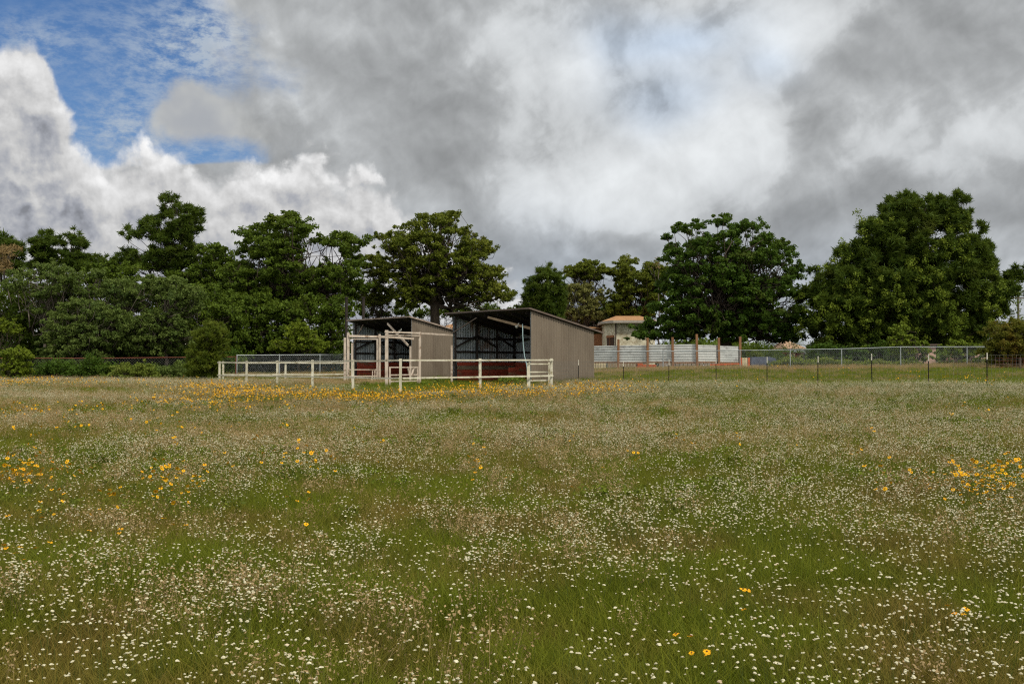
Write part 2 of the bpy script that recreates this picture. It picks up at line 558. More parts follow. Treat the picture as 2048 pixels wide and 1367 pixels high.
gx = grid_axis(-60, 60, 1.0, 5500)
gy = grid_axis(-6, 120, 1.0, 5500)
X, Y = np.meshgrid(gx, gy)
Z = gz(X.ravel(), Y.ravel())
nx, ny = len(gx), len(gy)
idx = np.arange(nx * ny).reshape(ny, nx)
Q = np.stack([idx[:-1, :-1], idx[:-1, 1:], idx[1:, 1:], idx[1:, :-1]], -1).reshape(-1, 4)
link('ground', mesh_np('ground', np.stack([X.ravel(), Y.ravel(), Z], 1), Q, mats=[M_soil], smooth=True), kind='structure', label='gently rising meadow ground')

# ------------------------------------------------------------------ sheds
def corrugated(s0, s1, ztop, zbot, org, dirv, nrm, pitch=.165, amp=.03, thick=.0, rows=1):
    """vertical-rib sheet from s0 to s1 along dirv; ztop(s), zbot(s) callables"""
    n = int((s1 - s0) / pitch * 4)
    ss_ = np.linspace(s0, s1, n + 1)
    prof = np.array([0, 1, 1, 0])[np.arange(n + 1) % 4] * amp
    P = org[None] + ss_[:, None] * dirv + prof[:, None] * nrm
    lo = P.copy()
    hi = P.copy()
    lo[:, 2] = [zbot(t) for t in ss_]
    hi[:, 2] = [ztop(t) for t in ss_]
    V = np.concatenate([lo, hi])
    i = np.arange(n)
    return V, np.stack([i, i + 1, i + n + 2, i + n + 1], 1)


def shed(corner, label, near):
    """monoslope open-fronted shed; corner = right front corner on the ground"""
    root = empty('open_shed', corner, label, 'shed', 'open fronted metal sheds')
    C = np.array(corner, float)
    L = np.array([-.67, .742, 0.])
    L /= np.linalg.norm(L)                    # along the front, towards its left end
    Bk = np.array([.742, .67, 0.])
    Bk /= np.linalg.norm(Bk)                  # towards the back
    wdt, dep, hf, hb = 5.92, 4.33, 3.62, 2.74
    z0 = C[2]
    slope = (hb - hf) / dep
    zt = lambda t: z0 + hf + slope * t - .03
    zb = lambda t: z0 - .12
    for nm, base, m, mi, sgn in (('right_wall', C, M_wall, M_inner, -1), ('left_wall', C + L * wdt, M_wall, M_inner, 1)):
        V, Qq = corrugated(0, dep, zt, zb, base, Bk, L * sgn * 1.0)
        V2, Q2 = corrugated(0, dep, zt, zb, base - L * sgn * .03, Bk, L * sgn)
        n = len(V)
        me = mesh_np('side_wall', np.concatenate([V, V2]), np.concatenate([Qq, Q2 + n]), mats=[m, mi], midx=[0] * len(Qq) + [1] * len(Q2))
        link('side_wall', me, root)
    V, Qq = corrugated(.04, wdt - .04, lambda t: z0 + hb - .04, lambda t: z0 - .12, C + Bk * dep, L, Bk)
    V2, Q2 = corrugated(.04, wdt - .04, lambda t: z0 + hb - .04, lambda t: z0 - .12, C + Bk * (dep - .03), L, Bk)
    link('back_wall', mesh_np('back_wall', np.concatenate([V, V2]), np.concatenate([Qq, Q2 + len(V)]), mats=[M_wall, M_inner], midx=[0] * len(Qq) + [1] * len(Q2)), root)
    # roof: corrugated top skin, dark underside, trim at the eaves
    of, ob, os_ = .22, .55, .32
    def rp(l, bk, dz=0.0):
        q = C + L * l + Bk * bk
        return np.array([q[0], q[1], z0 + hf + slope * bk + dz])
    rs = MB()
    n = 54
    top = []
    for k in range(n + 1):
        l = -os_ * .3 + (wdt + os_ * 1.3) * k / n
        dz = .085 + (.02 if k % 2 else 0)
        top += [rp(l, -of, dz), rp(l, dep + ob, dz)]
    rs.add(top, [(2 * k, 2 * k + 1, 2 * k + 3, 2 * k + 2) for k in range(n)])
    rf = rs.build('roof', M_roof, root)
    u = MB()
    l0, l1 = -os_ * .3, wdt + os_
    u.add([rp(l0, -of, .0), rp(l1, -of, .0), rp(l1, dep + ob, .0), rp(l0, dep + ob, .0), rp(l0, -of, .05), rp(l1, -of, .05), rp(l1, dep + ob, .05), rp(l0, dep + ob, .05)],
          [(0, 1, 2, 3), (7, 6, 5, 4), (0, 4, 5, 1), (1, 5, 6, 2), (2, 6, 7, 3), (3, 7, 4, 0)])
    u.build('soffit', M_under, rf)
    t = MB()
    t.bar(rp(l0 - .03, -of - .02, .045), rp(l1 + .03, -of - .02, .06), .04, .065)
    t.bar(rp(l0 - .03, -of, .05), rp(l0 - .03, dep + ob, .05), .04, .08)
    t.bar(rp(l1 + .03, -of, .05), rp(l1 + .03, dep + ob, .05), .04, .08)
    t.build('trim', M_trim if near else M_trimL, rf)
    # framing
    def P(l, bk, z):
        q = C + L * l + Bk * bk
        return np.array([q[0], q[1], z0 + z])
    for bk in (.1, dep * .36, dep * .68, dep - .12):
        for l in (.11, wdt - .11):
            m_ = MB()
            m_.bar(P(l, bk, -.1), P(l, bk, hf + slope * bk - .06), .11, .11)
            m_.build('post', M_dark, root)
    for l in (wdt * .33, wdt * .66):
        m_ = MB()
        m_.bar(P(l, dep - .1, -.1), P(l, dep - .1, hb - .08), .11, .11)
        m_.build('post', M_dark, root)
    for z in (.95, 1.75, 2.45):
        m_ = MB()
        m_.bar(P(wdt - .07, .1, z), P(wdt - .07, dep - .15, z), .045, .10)
        m_.build('girt', M_dark, root)
        m_ = MB()
        m_.bar(P(.07, .1, z), P(.07, dep - .15, z), .045, .10)
        m_.build('girt', M_dark, root)
        m_ = MB()
        m_.bar(P(.15, dep - .08, z), P(wdt - .15, dep - .08, z), .045, .10)
        m_.build('girt', M_dark, root)
    for bk0, bk1 in ((.12, dep * .36), (dep * .68, dep * .36), (dep * .68, dep - .15)):
        z_a, z_b = (2.0, 2.6) if bk1 != dep - .15 else (2.6, 2.0)
        if bk0 > bk1:
            z_a, z_b = 2.0, 2.6
        m_ = MB()
        m_.bar(P(wdt - .15, bk0, z_a), P(wdt - .15, bk1, z_b), .05, .09)
        m_.build('knee_brace', M_dark, root)
    for l0_, l1_, za, zb_ in ((wdt - .2, wdt - 1.2, 2.3, 2.95 - .5), (wdt * .66 - .1, wdt * .33 + .2, 1.7, 1.0)):
        m_ = MB()
        m_.bar(P(l0_, dep - .17, za), P(l1_, dep - .17, zb_), .04, .08)
        m_.build('knee_brace', M_dark, root)
    # rafters
    for l in np.linspace(.4, wdt - .4, 6):
        m_ = MB()
        m_.bar(P(l, .05, hf - .09), P(l, dep - .1, hb - .10 + .02), .045, .13)
        m_.build('rafter', M_dark, root)
    # kick boards along the inside
    for i in range(6):
        z = .12 + i * .20
        m_ = MB()
        m_.bar(P(wdt - .19, .16, z), P(wdt - .19, dep - .2, z), .03, .185)
        m_.build('kick_board', M_tan if (near and i == 4) else M_red, root)
        m_ = MB()
        m_.bar(P(.2, dep - .19, z), P(wdt - .22, dep - .19, z), .03, .185)
        m_.build('kick_board', M_red, root)
    if near:
        m_ = MB()
        for i in range(5):
            m_.bar(P(1.9, .3, .10 + i * .185), P(1.9, 2.6, .10 + i * .185), .03, .17)
        m_.build('low_partition', M_red, root)
    # two long braces across the front opening
    if near:
        br = [((wdt - .02, 0, 2.72), (wdt - 2.0, -.05, 3.42), .045, M_trim), ((3.05, -.06, 3.42), (.06, -.02, 2.78), .11, M_tan)]
    else:
        br = [((wdt - .02, 0, 2.30), (wdt - 1.15, -.05, 3.42), .035, M_trimL), ((2.25, -.06, 3.42), (.18, -.10, 2.12), .11, M_pink)]
    for a, b2, w, mm in br:
        m_ = MB()
        m_.bar(P(*a), P(*b2), .05, w)
        m_.build('brace', mm, root)
    # lamp under the brace
    m_ = MB()
    l, z = (.85, 2.93) if near else (.95, 2.98)
    m_.tube([P(l, -.02, z + .12), P(l, -.02, z + .02)], .03, 8)
    m_.tube([P(l, -.02, z + .02), P(l + .02, -.06, z - .02), P(l + .05, -.13, z - .06)], [.035, .07, .09], 10)
    m_.tube([P(l + .02, -.02, z + .02), P(l + .09, -.02, z - .02), P(l + .17, -.04, z - .05)], [.035, .055, .07], 10)
    m_.build('flood_lamp', M_bulb, root, smooth=True)
    return P


A = (.90, 47.0, .68)
Bc = (-5.61, 55.6, .72)
PA = shed(A, 'nearer open shed with taupe ribbed side wall, dark eave trim and dangling blue hose', True)
PB = shed(Bc, 'farther open shed behind the tall pale pipe frames, its roof edge pale pinkish', False)

hs = MB()
hp = [PA(.48, -.10, 3.0), PA(.45, -.12, 2.5), PA(.40, -.13, 2.0), PA(.30, -.15, 1.5), PA(.12, -.17, 1.05), PA(.05, -.18, .6)]
hs.tube(hp, .022, 8)
hs.build('hose', M_hose, None, True, label='pale blue hose dangling from the tan brace in the front of the nearer shed', category='hose')

# ------------------------------------------------------------------ white wooden corral fence
ZT, ZL = 1.88, 1.21
P5 = np.array([-4.19, 37.4])
dl = np.array([-2.28, 3.14])
dr = np.array([2.91, 2.55])
dre = np.array([2.94, 2.53])


def fence(name, pts, label, rails, pw=.092, top=.06, mat_=None, sag=None, cat='fence', rail_side=.085):
    root = empty(name, (pts[0][0], pts[0][1], g1(*pts[0])), label, cat)
    for k, q in enumerate(pts):
        m_ = MB()
        zt = (q[2] if len(q) > 2 else ZT) + top
        m_.bar((q[0], q[1], g1(q[0], q[1]) - .2), (q[0] + .01 * math.sin(k * 3), q[1], zt), pw, pw)
        m_.build('post', mat_ or M_wood, root)
    for a, c_ in zip(pts[:-1], pts[1:]):
        a2, c2 = np.array(a[:2]), np.array(c_[:2])
        d = (c2 - a2) / np.linalg.norm(c2 - a2)
        nrm = np.array([d[1], -d[0]])
        if np.dot(nrm, a2) > 0:
            nrm = -nrm
        for rz, hh in rails:
            za = rz(a2) if callable(rz) else rz + (a[2] - ZT if len(a) > 2 else 0)
            zc = rz(c2) if callable(rz) else rz + (c_[2] - ZT if len(c_) > 2 else 0)
            A3 = np.array([*(a2 + nrm * rail_side), za])
            C3 = np.array([*(c2 + nrm * rail_side), zc])
            mid = (A3 + C3) / 2 - np.array([0, 0, .018])
            m_ = MB()
            m_.bar(A3 - np.array([*d, 0]) * .05, mid, .04, hh)
            m_.bar(mid, C3 + np.array([*d, 0]) * .05, .042, hh)
            m_.build('rail', mat_ or M_wood, root)
    return root


left_pts = [tuple(P5 + dl * n) for n in range(6)]
fence('corral_fence', left_pts[::-1], 'off white board fence running from the tree line to the nearest corner post', [(ZT, .06), (ZL, .06)])
right_pts = [tuple(P5 + dr * .01), tuple(P5 + dr) + (1.90,), tuple(P5 + dr * 2.02) + (1.93,)]
right = empty('corral_fence', (*right_pts[0][:2], .5), 'off white board fence in front of the nearer shed, from corner post to gate', 'fence')
for q in right_pts[1:]:
    m_ = MB()
    m_.bar((q[0], q[1], g1(q[0], q[1]) - .2), (q[0], q[1], q[2] + .07), .105, .105)
    m_.build('post', M_wood, right)
for (a, c_) in ((right_pts[0], right_pts[1]), (right_pts[1], right_pts[2])):
    for off in (0, ZL - ZT):
        za = (a[2] if len(a) > 2 else ZT) + off
        zc = (c_[2] if len(c_) > 2 else ZT) + off
        m_ = MB()
        m_.bar((a[0] + .06, a[1] - .08, za), (c_[0] + .06, c_[1] - .08, zc), .04, .062)
        m_.build('rail', M_wood, right)
rear0 = np.array(left_pts[-1])
rear = [tuple(rear0 + np.array([.15, .13])), tuple(rear0 + dre), tuple(rear0 + dre * 2)]
fence('corral_fence', rear, 'off white rear board fence of the pen, ending beside the farther shed', [(ZT, .07), (ZL + .02, .07)])
m_ = MB()
for a, c_ in ((P5 + dl * 1.95, P5 + dl * 1.0), (P5 + dl * 1.0, P5 + dl * .02), (P5 + dr * .03, P5 + dr * .95)):
    za, zc = g1(*a) + .17, g1(*c_) + .17
    m_.bar((a[0], a[1] - .12, za), (c_[0], c_[1] - .12, zc), .05, .07)
m_.build('ground_board', M_wood, None, label='long pale boards lying low along the pen fence at the nearest corner', category='board')


def gate(name, a, c_, zs, zlow, zhi, m0, label, stiles=(0, 1), struts=(), th=.05):
    root = empty(name, (a[0], a[1], zlow), label, 'gate')
    a, c_ = np.array(a, float), np.array(c_, float)
    for t in stiles:
        m_ = MB()
        q = a + (c_ - a) * t
        m_.bar((*q, zlow), (*q, zhi), th * 1.3, th * 1.3)
        m_.build('stile', m0, root)
    for z in zs:
        m_ = MB()
        m_.bar((*a, z), (*c_, z), th, th)
        m_.build('rail', m0, root)
    for t0, z0, t1, z1 in struts:
        m_ = MB()
        m_.bar((*(a + (c_ - a) * t0), z0), (*(a + (c_ - a) * t1), z1), th, th)
        m_.build('strut', m0, root)
    return root


gA = (W3(1059, 740, 41.9)[0], 41.9)
gB = (W3(1098, 740, 42.9)[0], 42.9)
gate('corral_gate', gA, gB, (1.76, 1.42, 1.06), .80, 1.84, M_wood, 'small off white gate with three rails beside the last fence post by the nearer shed')
m_ = MB()
m_.bar((gA[0] - .04, gA[1] - .1, .5), (gA[0] - .04, gA[1] - .1, 1.80), .14, .14)
m_.build('gate_post', M_wood, None, label='thick short off white post carrying the small three rail gate', category='post')

# tall pale pipe frames between the sheds
def frame(label, poles, beams):
    root = empty('pipe_stockade', (poles[0][0], poles[0][1], poles[0][2]), label, 'pipe frame', 'tall pale pipe frames between the sheds')
    for x, y, z0, z1, w in poles:
        m_ = MB()
        w *= .72
        m_.bar((x, y, z0 - .25), (x, y, z1), w, w)
        m_.build('pole', M_pink, root)
    for a, b2, w in beams:
        m_ = MB()
        m_.bar(a, b2, w * .5, w * .75)
        m_.build('beam', M_pink, root)


def pole(px, top, Y, w):
    q = W3(px, top, Y)
    return (q[0], Y, g1(q[0], Y), q[2], w)


pa, pb_, pc = pole(690, 675, 52.0, .15), pole(696.5, 665, 52.5, .17), pole(704.5, 686, 51.0, .14)
pd_, pd2 = pole(759.5, 668, 53.2, .16), pole(754.5, 677, 52.8, .09)
pf = pole(821, 692, 54.6, .14)
frame('lower pale pipe frame across the front of the farther shed', [pa, pb_, pc, pd_, pd2, pf],
      [(W3(697, 671.5, 52.4), W3(775, 673.5, 53.4), .15), (W3(775, 673.5, 53.4), W3(827, 677, 55.0), .15), (W3(697, 677.5, 52.5), W3(755, 678, 52.8), .07)])
pe, pg, ph = pole(773.5, 660, 45.2, .19), pole(840, 663.5, 47.3, .15), pole(903.5, 690, 50.6, .13)
frame('taller pale pipe frame between the two sheds, running to the nearer one', [pe, pg, ph],
      [(W3(770, 663.5, 45.1), W3(840, 665.8, 47.2), .10), (W3(776, 669.5, 45.3), W3(840, 671, 47.2), .055), (W3(840, 666, 47.3), W3(905, 670, 50.7), .11)])
g0 = np.array([pb_[0], pb_[1] - .2])
g1_ = np.array([pd2[0], pd2[1] - .2])
gate('pipe_gate', g0, g1_, (1.50, 1.16, .86), .75, 1.52, M_pink, 'pale pipe gate hanging under the lower frame in front of the farther shed', stiles=(0, .94), struts=((.86, .9, .86, 1.5), (.80, .9, .86, 1.2)))
g2 = np.array([pe[0] + .15, pe[1]])
g3 = np.array([pg[0] - .1, pg[1]])
gate('pipe_gate', g2, g3, (1.62, 1.27, .98), .80, 1.64, M_pink, 'pale pipe gate hanging under the taller frame between the sheds', stiles=(0, 1), struts=((.62, 1.62, .70, 1.27), (.86, 1.62, .78, 1.27)), th=.055)

# small wire stretch joining the gate post to the shed
wr = empty('wire_fence', (1.8, 43.0, .7), 'low stretch of square wire mesh from the gate to the first white tipped post', 'wire fence')
wA, wB = np.array([1.78, 42.95]), np.array([W3(1157, 720, 47.3)[0], 47.3])
m_ = MB()
for k in range(9):
    z = .75 + k * .14
    m_.bar((*wA, z), (*wB, z + .02), .006, .006)
for k in range(32):
    q = wA + (wB - wA) * k / 31
    m_.bar((*q, .7), (*q, 1.88), .005, .005)
m_.build('wire_mesh', M_wire, wr)

# ------------------------------------------------------------------ T-post fence on the right
tp = [(1157, 719, 47.3), (1247, 721, 46.6), (1338, 718, 45.6), (1432, 715, 44.6), (1534, 713, 43.4), (1636, 712, 42.4), (1743, 707, 41.4), (1857, 708, 40.4), (1974, 705, 39.4), (2092, 703, 38.6)]
tf = empty('steel_post_fence', (W3(1157, 719, 47.3)[0], 47.3, .8), 'thin wire fence on dark steel posts with white tips along the flower meadow edge', 'wire fence')
tops = []
for i, (px, py, Yd) in enumerate(tp):
    q = W3(px, py, Yd)
    tops.append(q)
    zg = g1(q[0], Yd)
    lean = .02 * math.sin(i * 2.3)
    m_ = MB()
    m_.bar((q[0] + lean, Yd, zg - .2), (q[0], Yd, q[2] - .27), .042, .012)
    m_.bar((q[0] + lean, Yd + .02, zg - .2), (q[0], Yd + .02, q[2] - .27), .012, .035)
    po = m_.build('post', M_post, tf)
    m_ = MB()
    m_.bar((q[0], Yd, q[2] - .27), (q[0], Yd, q[2]), .062, .02)
    m_.bar((q[0], Yd + .022, q[2] - .27), (q[0], Yd + .022, q[2]), .015, .022)
    m_.build('tip', M_white, po)
m_ = MB()
for a, c_ in zip(tops[:-1], tops[1:]):
    for off in (-.10, -.28, -.46, -.64, -.82, -1.0):
        m_.bar(a + (0, -.01, off), c_ + (0, -.01, off), .006, .006)
    for k in range(14):
        t = k / 14
        q = a + (c_ - a) * t
        m_.bar(q + (0, -.01, -.10), q + (0, -.01, -1.0), .004, .004)
m_.build('wire_mesh', M_wire, tf)


# ------------------------------------------------------------------ chain-link fences
def chain_fence(pts, spacing, label, m_rail, m_wire, hgt=None, wire=.0045, cell=.13, pr=.035):
    """pts: list of top-rail points (3-D); mesh hangs to the ground"""
    root = empty('chain_link_fence', tuple(pts[0] - np.array([0, 0, 1.3])), label, 'chain link fence')
    rail = MB()
    rail.tube(pts, .026, 8)
    rail.build('top_rail', m_rail, root)
    net = MB()
    Vs, Qs, n0 = [], [], 0
    for a, c_ in zip(pts[:-1], pts[1:]):
        Ln = np.linalg.norm((c_ - a)[:2])
        d = (c_ - a) / Ln
        k = max(1, int(round(Ln / spacing)))
        for j in range(k + 1):
            q = a + (c_ - a) * j / k
            if j == k and c_ is not pts[-1]:
                continue
            pm = MB()
            pm.tube([(q[0], q[1], g1(q[0], q[1]) - .1), (q[0], q[1], q[2] + .05)], pr, 8)
            pm.build('post', m_rail, root)
        H = a[2] - g1(a[0], a[1]) - .03
        for sgn in (-1, 1):
            for s0 in np.arange(-H, Ln + H, cell):
                s1 = s0 + sgn * H
                # clip to 0..Ln
                lo, hi = (s0, -H), (s1, 0.0)
                t0, t1 = 0.0, 1.0
                ds = s1 - s0
                ta, tb = (0 - s0) / ds, (Ln - s0) / ds
                t0, t1 = max(0, min(ta, tb)), min(1, max(ta, tb))
                if t1 - t0 < .02:
                    continue
                A3 = a + d * (s0 + ds * t0) + np.array([0, 0, -H * (1 - t0)])
                B3 = a + d * (s0 + ds * t1) + np.array([0, 0, -H * (1 - t1)])
                net.bar(A3, B3, wire, wire)
    net.build('wire_mesh', m_wire, root)
    return root


chain_fence([W3(-90, 716, 60), W3(200, 716, 61.5), W3(472, 713, 64)], 7.2, 'chain link fence with rusty red top rail in front of the left thicket', M_rust, M_wire, cell=.16)
chain_fence([W3(474, 710, 64.3), W3(640, 709, 67.5), W3(705, 708, 69)], 3.1, 'grey chain link fence behind the white pen on the left', M_galv, M_galv, cell=.14)
chain_fence([W3(1160, 702.5, 68.5), W3(1326, 702, 68), W3(1480, 700.5, 67), W3(1683, 697.5, 65.5), W3(1801, 693.5, 64.5), W3(2070, 693, 63.0)], 4.05,
            'grey chain link fence crossing the right side in front of house and trees', M_galv, M_galv, cell=.14)
lf = empty('wire_fence', (28, 57, 1.4), 'low rusty square wire fence under the bush at the far right edge', 'wire fence')
m_ = MB()
a, c_ = W3(1990, 716, 58), W3(2180, 712, 56)
for k in range(6):
    m_.bar(a - (0, 0, .17 * k), c_ - (0, 0, .17 * k), .012, .012)
for k in range(24):
    q = a + (c_ - a) * k / 23
    m_.bar(q, q - np.array([0, 0, .95]), .009, .009)
m_.build('wire_mesh', M_rust, lf)
for px in (2040, 2110):
    q = W3(px, 715, 57.5)
    m_ = MB()
    m_.bar((q[0], q[1], g1(q[0], q[1]) - .1), (q[0], q[1], q[2]), .12, .12)
    m_.build('post', M_bark, lf)

# ------------------------------------------------------------------ corrugated round pen wall
rpw = empty('round_pen_wall', (W3(1340, 735, 69)[0], 70, 1.3), 'curved wall of grey corrugated sheets on tall orange brown posts before the house', 'wall')
pp = [(1130, 684, 76), (1181, 681, 74.5), (1235.7, 678, 73.2), (1294.5, 675.5, 72.2), (1345, 674, 71.4), (1393.5, 668, 71.0), (1437, 675, 71.6), (1479, 673, 73.5)]
pz = []
for i, (px, py, Yd) in enumerate(pp):
    q = W3(px, py, Yd)
    pz.append(q)
    m_ = MB()
    m_.bar((q[0], q[1] - .12, g1(q[0], q[1]) - .2), (q[0] + .03 * math.sin(i), q[1] - .12, q[2]), .17, .15)
    po = m_.build('post', M_orange, rpw)
for i, (a, c_) in enumerate(zip(pz[:-1], pz[1:])):
    zt0 = [3.20, 3.22, 3.24, 3.26, 3.26, 3.22, 3.17][i]
    zb0 = 2.02 + (.03 if i % 2 else 0)
    n = 26
    V = []
    for k in range(n + 1):
        z = zb0 + (zt0 - zb0) * k / n
        off = .009 * (1 if (k // 2) % 2 else -1)
        dz = [.0, .012, -.01][i % 3] * k / n
        V += [(a[0], a[1] + off, z), (c_[0], c_[1] + off, z + dz)]
    me = mesh_np('panel', V, np.array([(2 * k, 2 * k + 1, 2 * k + 3, 2 * k + 2) for k in range(n)]), mats=[M_corr])
    link('panel', me, rpw)
    m_ = MB()
    m_.bar((a[0], a[1] - .03, zb0 - .06), (c_[0], c_[1] - .03, zb0 - .06), .05, .10)
    m_.build('bottom_rail', M_orange, rpw)

# jumble under / behind the round pen wall
def box(name, px0, px1, py0, py1, Y, dep, m0, label, cat, ztop=None):
    a, c_ = W3(px0, py0, Y), W3(px1, py1, Y)
    m_ = MB()
    zc = (a[2] + c_[2]) / 2
    m_.bar((a[0], Y + dep / 2, zc), (c_[0], Y + dep / 2, zc), dep, a[2] - c_[2])
    return m_


def kerb_boards(name, px0, px1, py0, py1, Y, n, m0, label, cat='boards'):
    root = empty(name, (W3((px0 + px1) / 2, py1, Y)[0], Y, W3(0, py1, Y)[2]), label, cat)
    for k in range(n):
        a = W3(px0 + (px1 - px0) * (k + .05) / n, py0 + 1.2 * math.sin(k * 5), Y)
        c_ = W3(px0 + (px1 - px0) * (k + .9) / n, py1, Y)
        m_ = MB()
        xm = (a[0] + c_[0]) / 2
        m_.bar((xm, Y, c_[2] - .4), (xm, Y, a[2]), abs(c_[0] - a[0]), .05, (0, 1, 0))
        m_.build('board', m0, root)


kerb_boards('cream_boards', 1186, 1212, 722, 740, 77, 5, M_cream, 'cream boards standing low behind the left end of the grey round wall')
kerb_boards('pale_boards', 1216, 1292, 723, 740, 80, 13, M_tan, 'weathered boards behind the second and third orange posts')
kerb_boards('grey_boards', 1318, 1432, 722, 742, 79, 14, M_trimL, 'grey weathered boards under the right half of the round wall')
rt = MB()
q = W3(1287, 730, 75)
rt.bar((q[0] - .5, 75, q[2] - .1), (q[0] + .9, 75, q[2] - .1), .9, .30)
rt.bar((q[0] - .5, 75, q[2] + .15), (q[0] - .1, 75, q[2] + .15), .8, .35)
rt.tube([(q[0] - .35, 74.5, q[2] - .45), (q[0] - .35, 75.4, q[2] - .45)], .28, 14)
rt.tube([(q[0] + .75, 74.5, q[2] - .45), (q[0] + .75, 75.4, q[2] - .45)], .28, 14)
rt.build('garden_cart', M_orange2, None, label='small red orange cart half hidden beneath the round wall', category='cart')
lr = empty('low_rail', (W3(1400, 730, 70)[0], 70, 1.4), 'low orange rails at the right end of the round wall', 'rail')
for (x0, y0, x1, y1) in ((1420, 729, 1486, 727), (1424, 738, 1486, 736)):
    m_ = MB()
    m_.bar(W3(x0, y0, 70), W3(x1, y1, 70.3), .06, .10)
    m_.build('rail', M_orange2, lr)
# striped jump standard
js = empty('jump_panel', (W3(1490, 737, 69.5)[0], 69.5, 1.4), 'short orange and cream striped panel beside the last round wall post', 'panel')
for k, (mm) in enumerate((M_orange2, M_cream, M_cream, M_orange2)):
    x0, x1 = W3(1479 + k * 5.2 + (0 if k < 2 else .5), 715, 69.5), W3(1479 + (k + 1) * 5.2, 739, 69.5)
    m_ = MB()
    xm = (x0[0] + x1[0]) / 2
    m_.bar((xm, 69.5 - .002 * k, x1[2] - .3), (xm, 69.5 - .002 * k, x0[2]), abs(x1[0] - x0[0]) - .01, .08, (0, 1, 0))
    m_.build('slat', mm, js)
# slate blue cover
m_ = MB()
a, c_ = W3(1502, 714, 71.5), W3(1560, 736, 71.5)
zt_, zb_ = a[2], c_[2]
m_.add([(a[0], 71.5, zb_), (c_[0], 71.5, zb_), (c_[0], 74, zb_), (a[0], 74, zb_), (a[0] + .1, 71.7, zt_), (c_[0] - .3, 71.6, zt_ - .06), (c_[0] - .2, 73.6, zt_ + .05), (a[0] + .2, 73.8, zt_ + .03)],
       [(0, 1, 5, 4), (1, 2, 6, 5), (2, 3, 7, 6), (3, 0, 4, 7), (4, 5, 6, 7)])
m_.build('covered_pool', M_blue, None, label='low slate blue covered tank behind the chain link fence right of the striped panel', category='tank')
# red trough and white hurdle in the far garden
m_ = MB()
q = W3(1586, 709, 84)
m_.bar((q[0] - .8, 84, q[2] + .12), (q[0] + .9, 84, q[2] + .10), .5, .08)
m_.bar((q[0] + .35, 84, q[2] - .5), (q[0] + .35, 84, q[2] + .1), .30, .30)
m_.bar((q[0] - .6, 84, q[2] - .5), (q[0] - .6, 84, q[2] + .1), .07, .07)
m_.build('garden_table', M_orange2, None, label='small red table in the far garden just right of a fence post', category='table')
hw = empty('hurdle', (W3(1613, 720, 84)[0], 84, 1.6), 'small white square frame standing in far weeds', 'hurdle')
for a, c_ in (((1608, 706), (1608, 722)), ((1617, 706), (1617, 722)), ((1608, 706), (1617, 706))):
    m_ = MB()
    m_.bar(W3(*a, 84), W3(*c_, 84), .07, .07)
    m_.build('bar', M_white, hw)

# ------------------------------------------------------------------ houses
hr = empty('house', (W3(1250, 735, 94)[0], 94, 1.4), 'cream stone house with orange tiled roof and tan brick wing behind the round wall', 'house')
ZG = 1.2


def hexprism(cx, cy, pts, z0, z1):
    n = len(pts)
    V = [(cx + x, cy + y, z0) for x, y in pts] + [(cx + x, cy + y, z1) for x, y in pts]
    return V, [tuple(range(n - 1, -1, -1)), tuple(range(n, 2 * n))] + [(i, (i + 1) % n, (i + 1) % n + n, i + n) for i in range(n)]


Yh = 94.0
xl, xm_, xr = W3(1212, 0, Yh)[0], W3(1229, 0, Yh)[0], W3(1312, 0, Yh)[0]
zE, zR = W3(0, 646, Yh)[2], W3(0, 633.5, Yh + 3)[2]
plan = [(xl, Yh + 1.6), (xm_, Yh), (xr - .6, Yh), (xr, Yh + 1.6), (xr, Yh + 8), (xl, Yh + 8)]
m_ = MB()
m_.add(*hexprism(0, 0, plan, ZG - .5, zE))
m_.build('stone_wall', M_stone, hr)
cxh, cyh = (xl + xr) / 2, Yh + 4.2
ov = [(cxh + (x - cxh) * 1.16, cyh + (y - cyh) * 1.16) for x, y in plan]
m_ = MB()
m_.add(*hexprism(0, 0, ov, zE + .0, zE + .24))
rfh = m_.build('fascia', M_fascia, hr)
ridge = [(cxh - 1.1, cyh - .2, zR + .15), (cxh + 1.3, cyh - .2, zR + .15)]
V = [(x, y, zE + .243) for x, y in ov] + ridge
m_ = MB()
m_.add(V, [(0, 1, 6), (1, 2, 7, 6), (2, 3, 7), (3, 4, 7), (4, 5, 6, 7), (5, 0, 6)])
m_.build('tile_roof', M_tile, hr)
m_ = MB()
m_.tube([(xm_ + .02, Yh - .06, ZG), (xm_ + .02, Yh - .06, zE)], .06, 8)
m_.build('downpipe', M_trim, hr)
a, c_ = W3(1215, 674, Yh), W3(1227, 692, Yh)
m_ = MB()
n1 = np.array([xl, Yh + 1.6]); n2 = np.array([xm_, Yh])
d = (n2 - n1)
off = np.array([d[1], -d[0]]) / np.linalg.norm(d)
off = off if off[1] < 0 else -off
q1, q2 = n1 + d * .20 + off * .03, n1 + d * .88 + off * .03
m_.bar((*q1, (a[2] + c_[2]) / 2), (*q2, (a[2] + c_[2]) / 2), .06, a[2] - c_[2])
wn = m_.build('window', M_glass, hr)
m_ = MB()
m_.bar((*(q1 + off * .03), a[2] + .08), (*(q2 + off * .03), a[2] + .08), .12, .22)
m_.bar((*((q1 + q2) / 2 + off * .03), c_[2]), (*((q1 + q2) / 2 + off * .03), a[2]), .05, .12)
m_.build('frame', M_brick, wn)
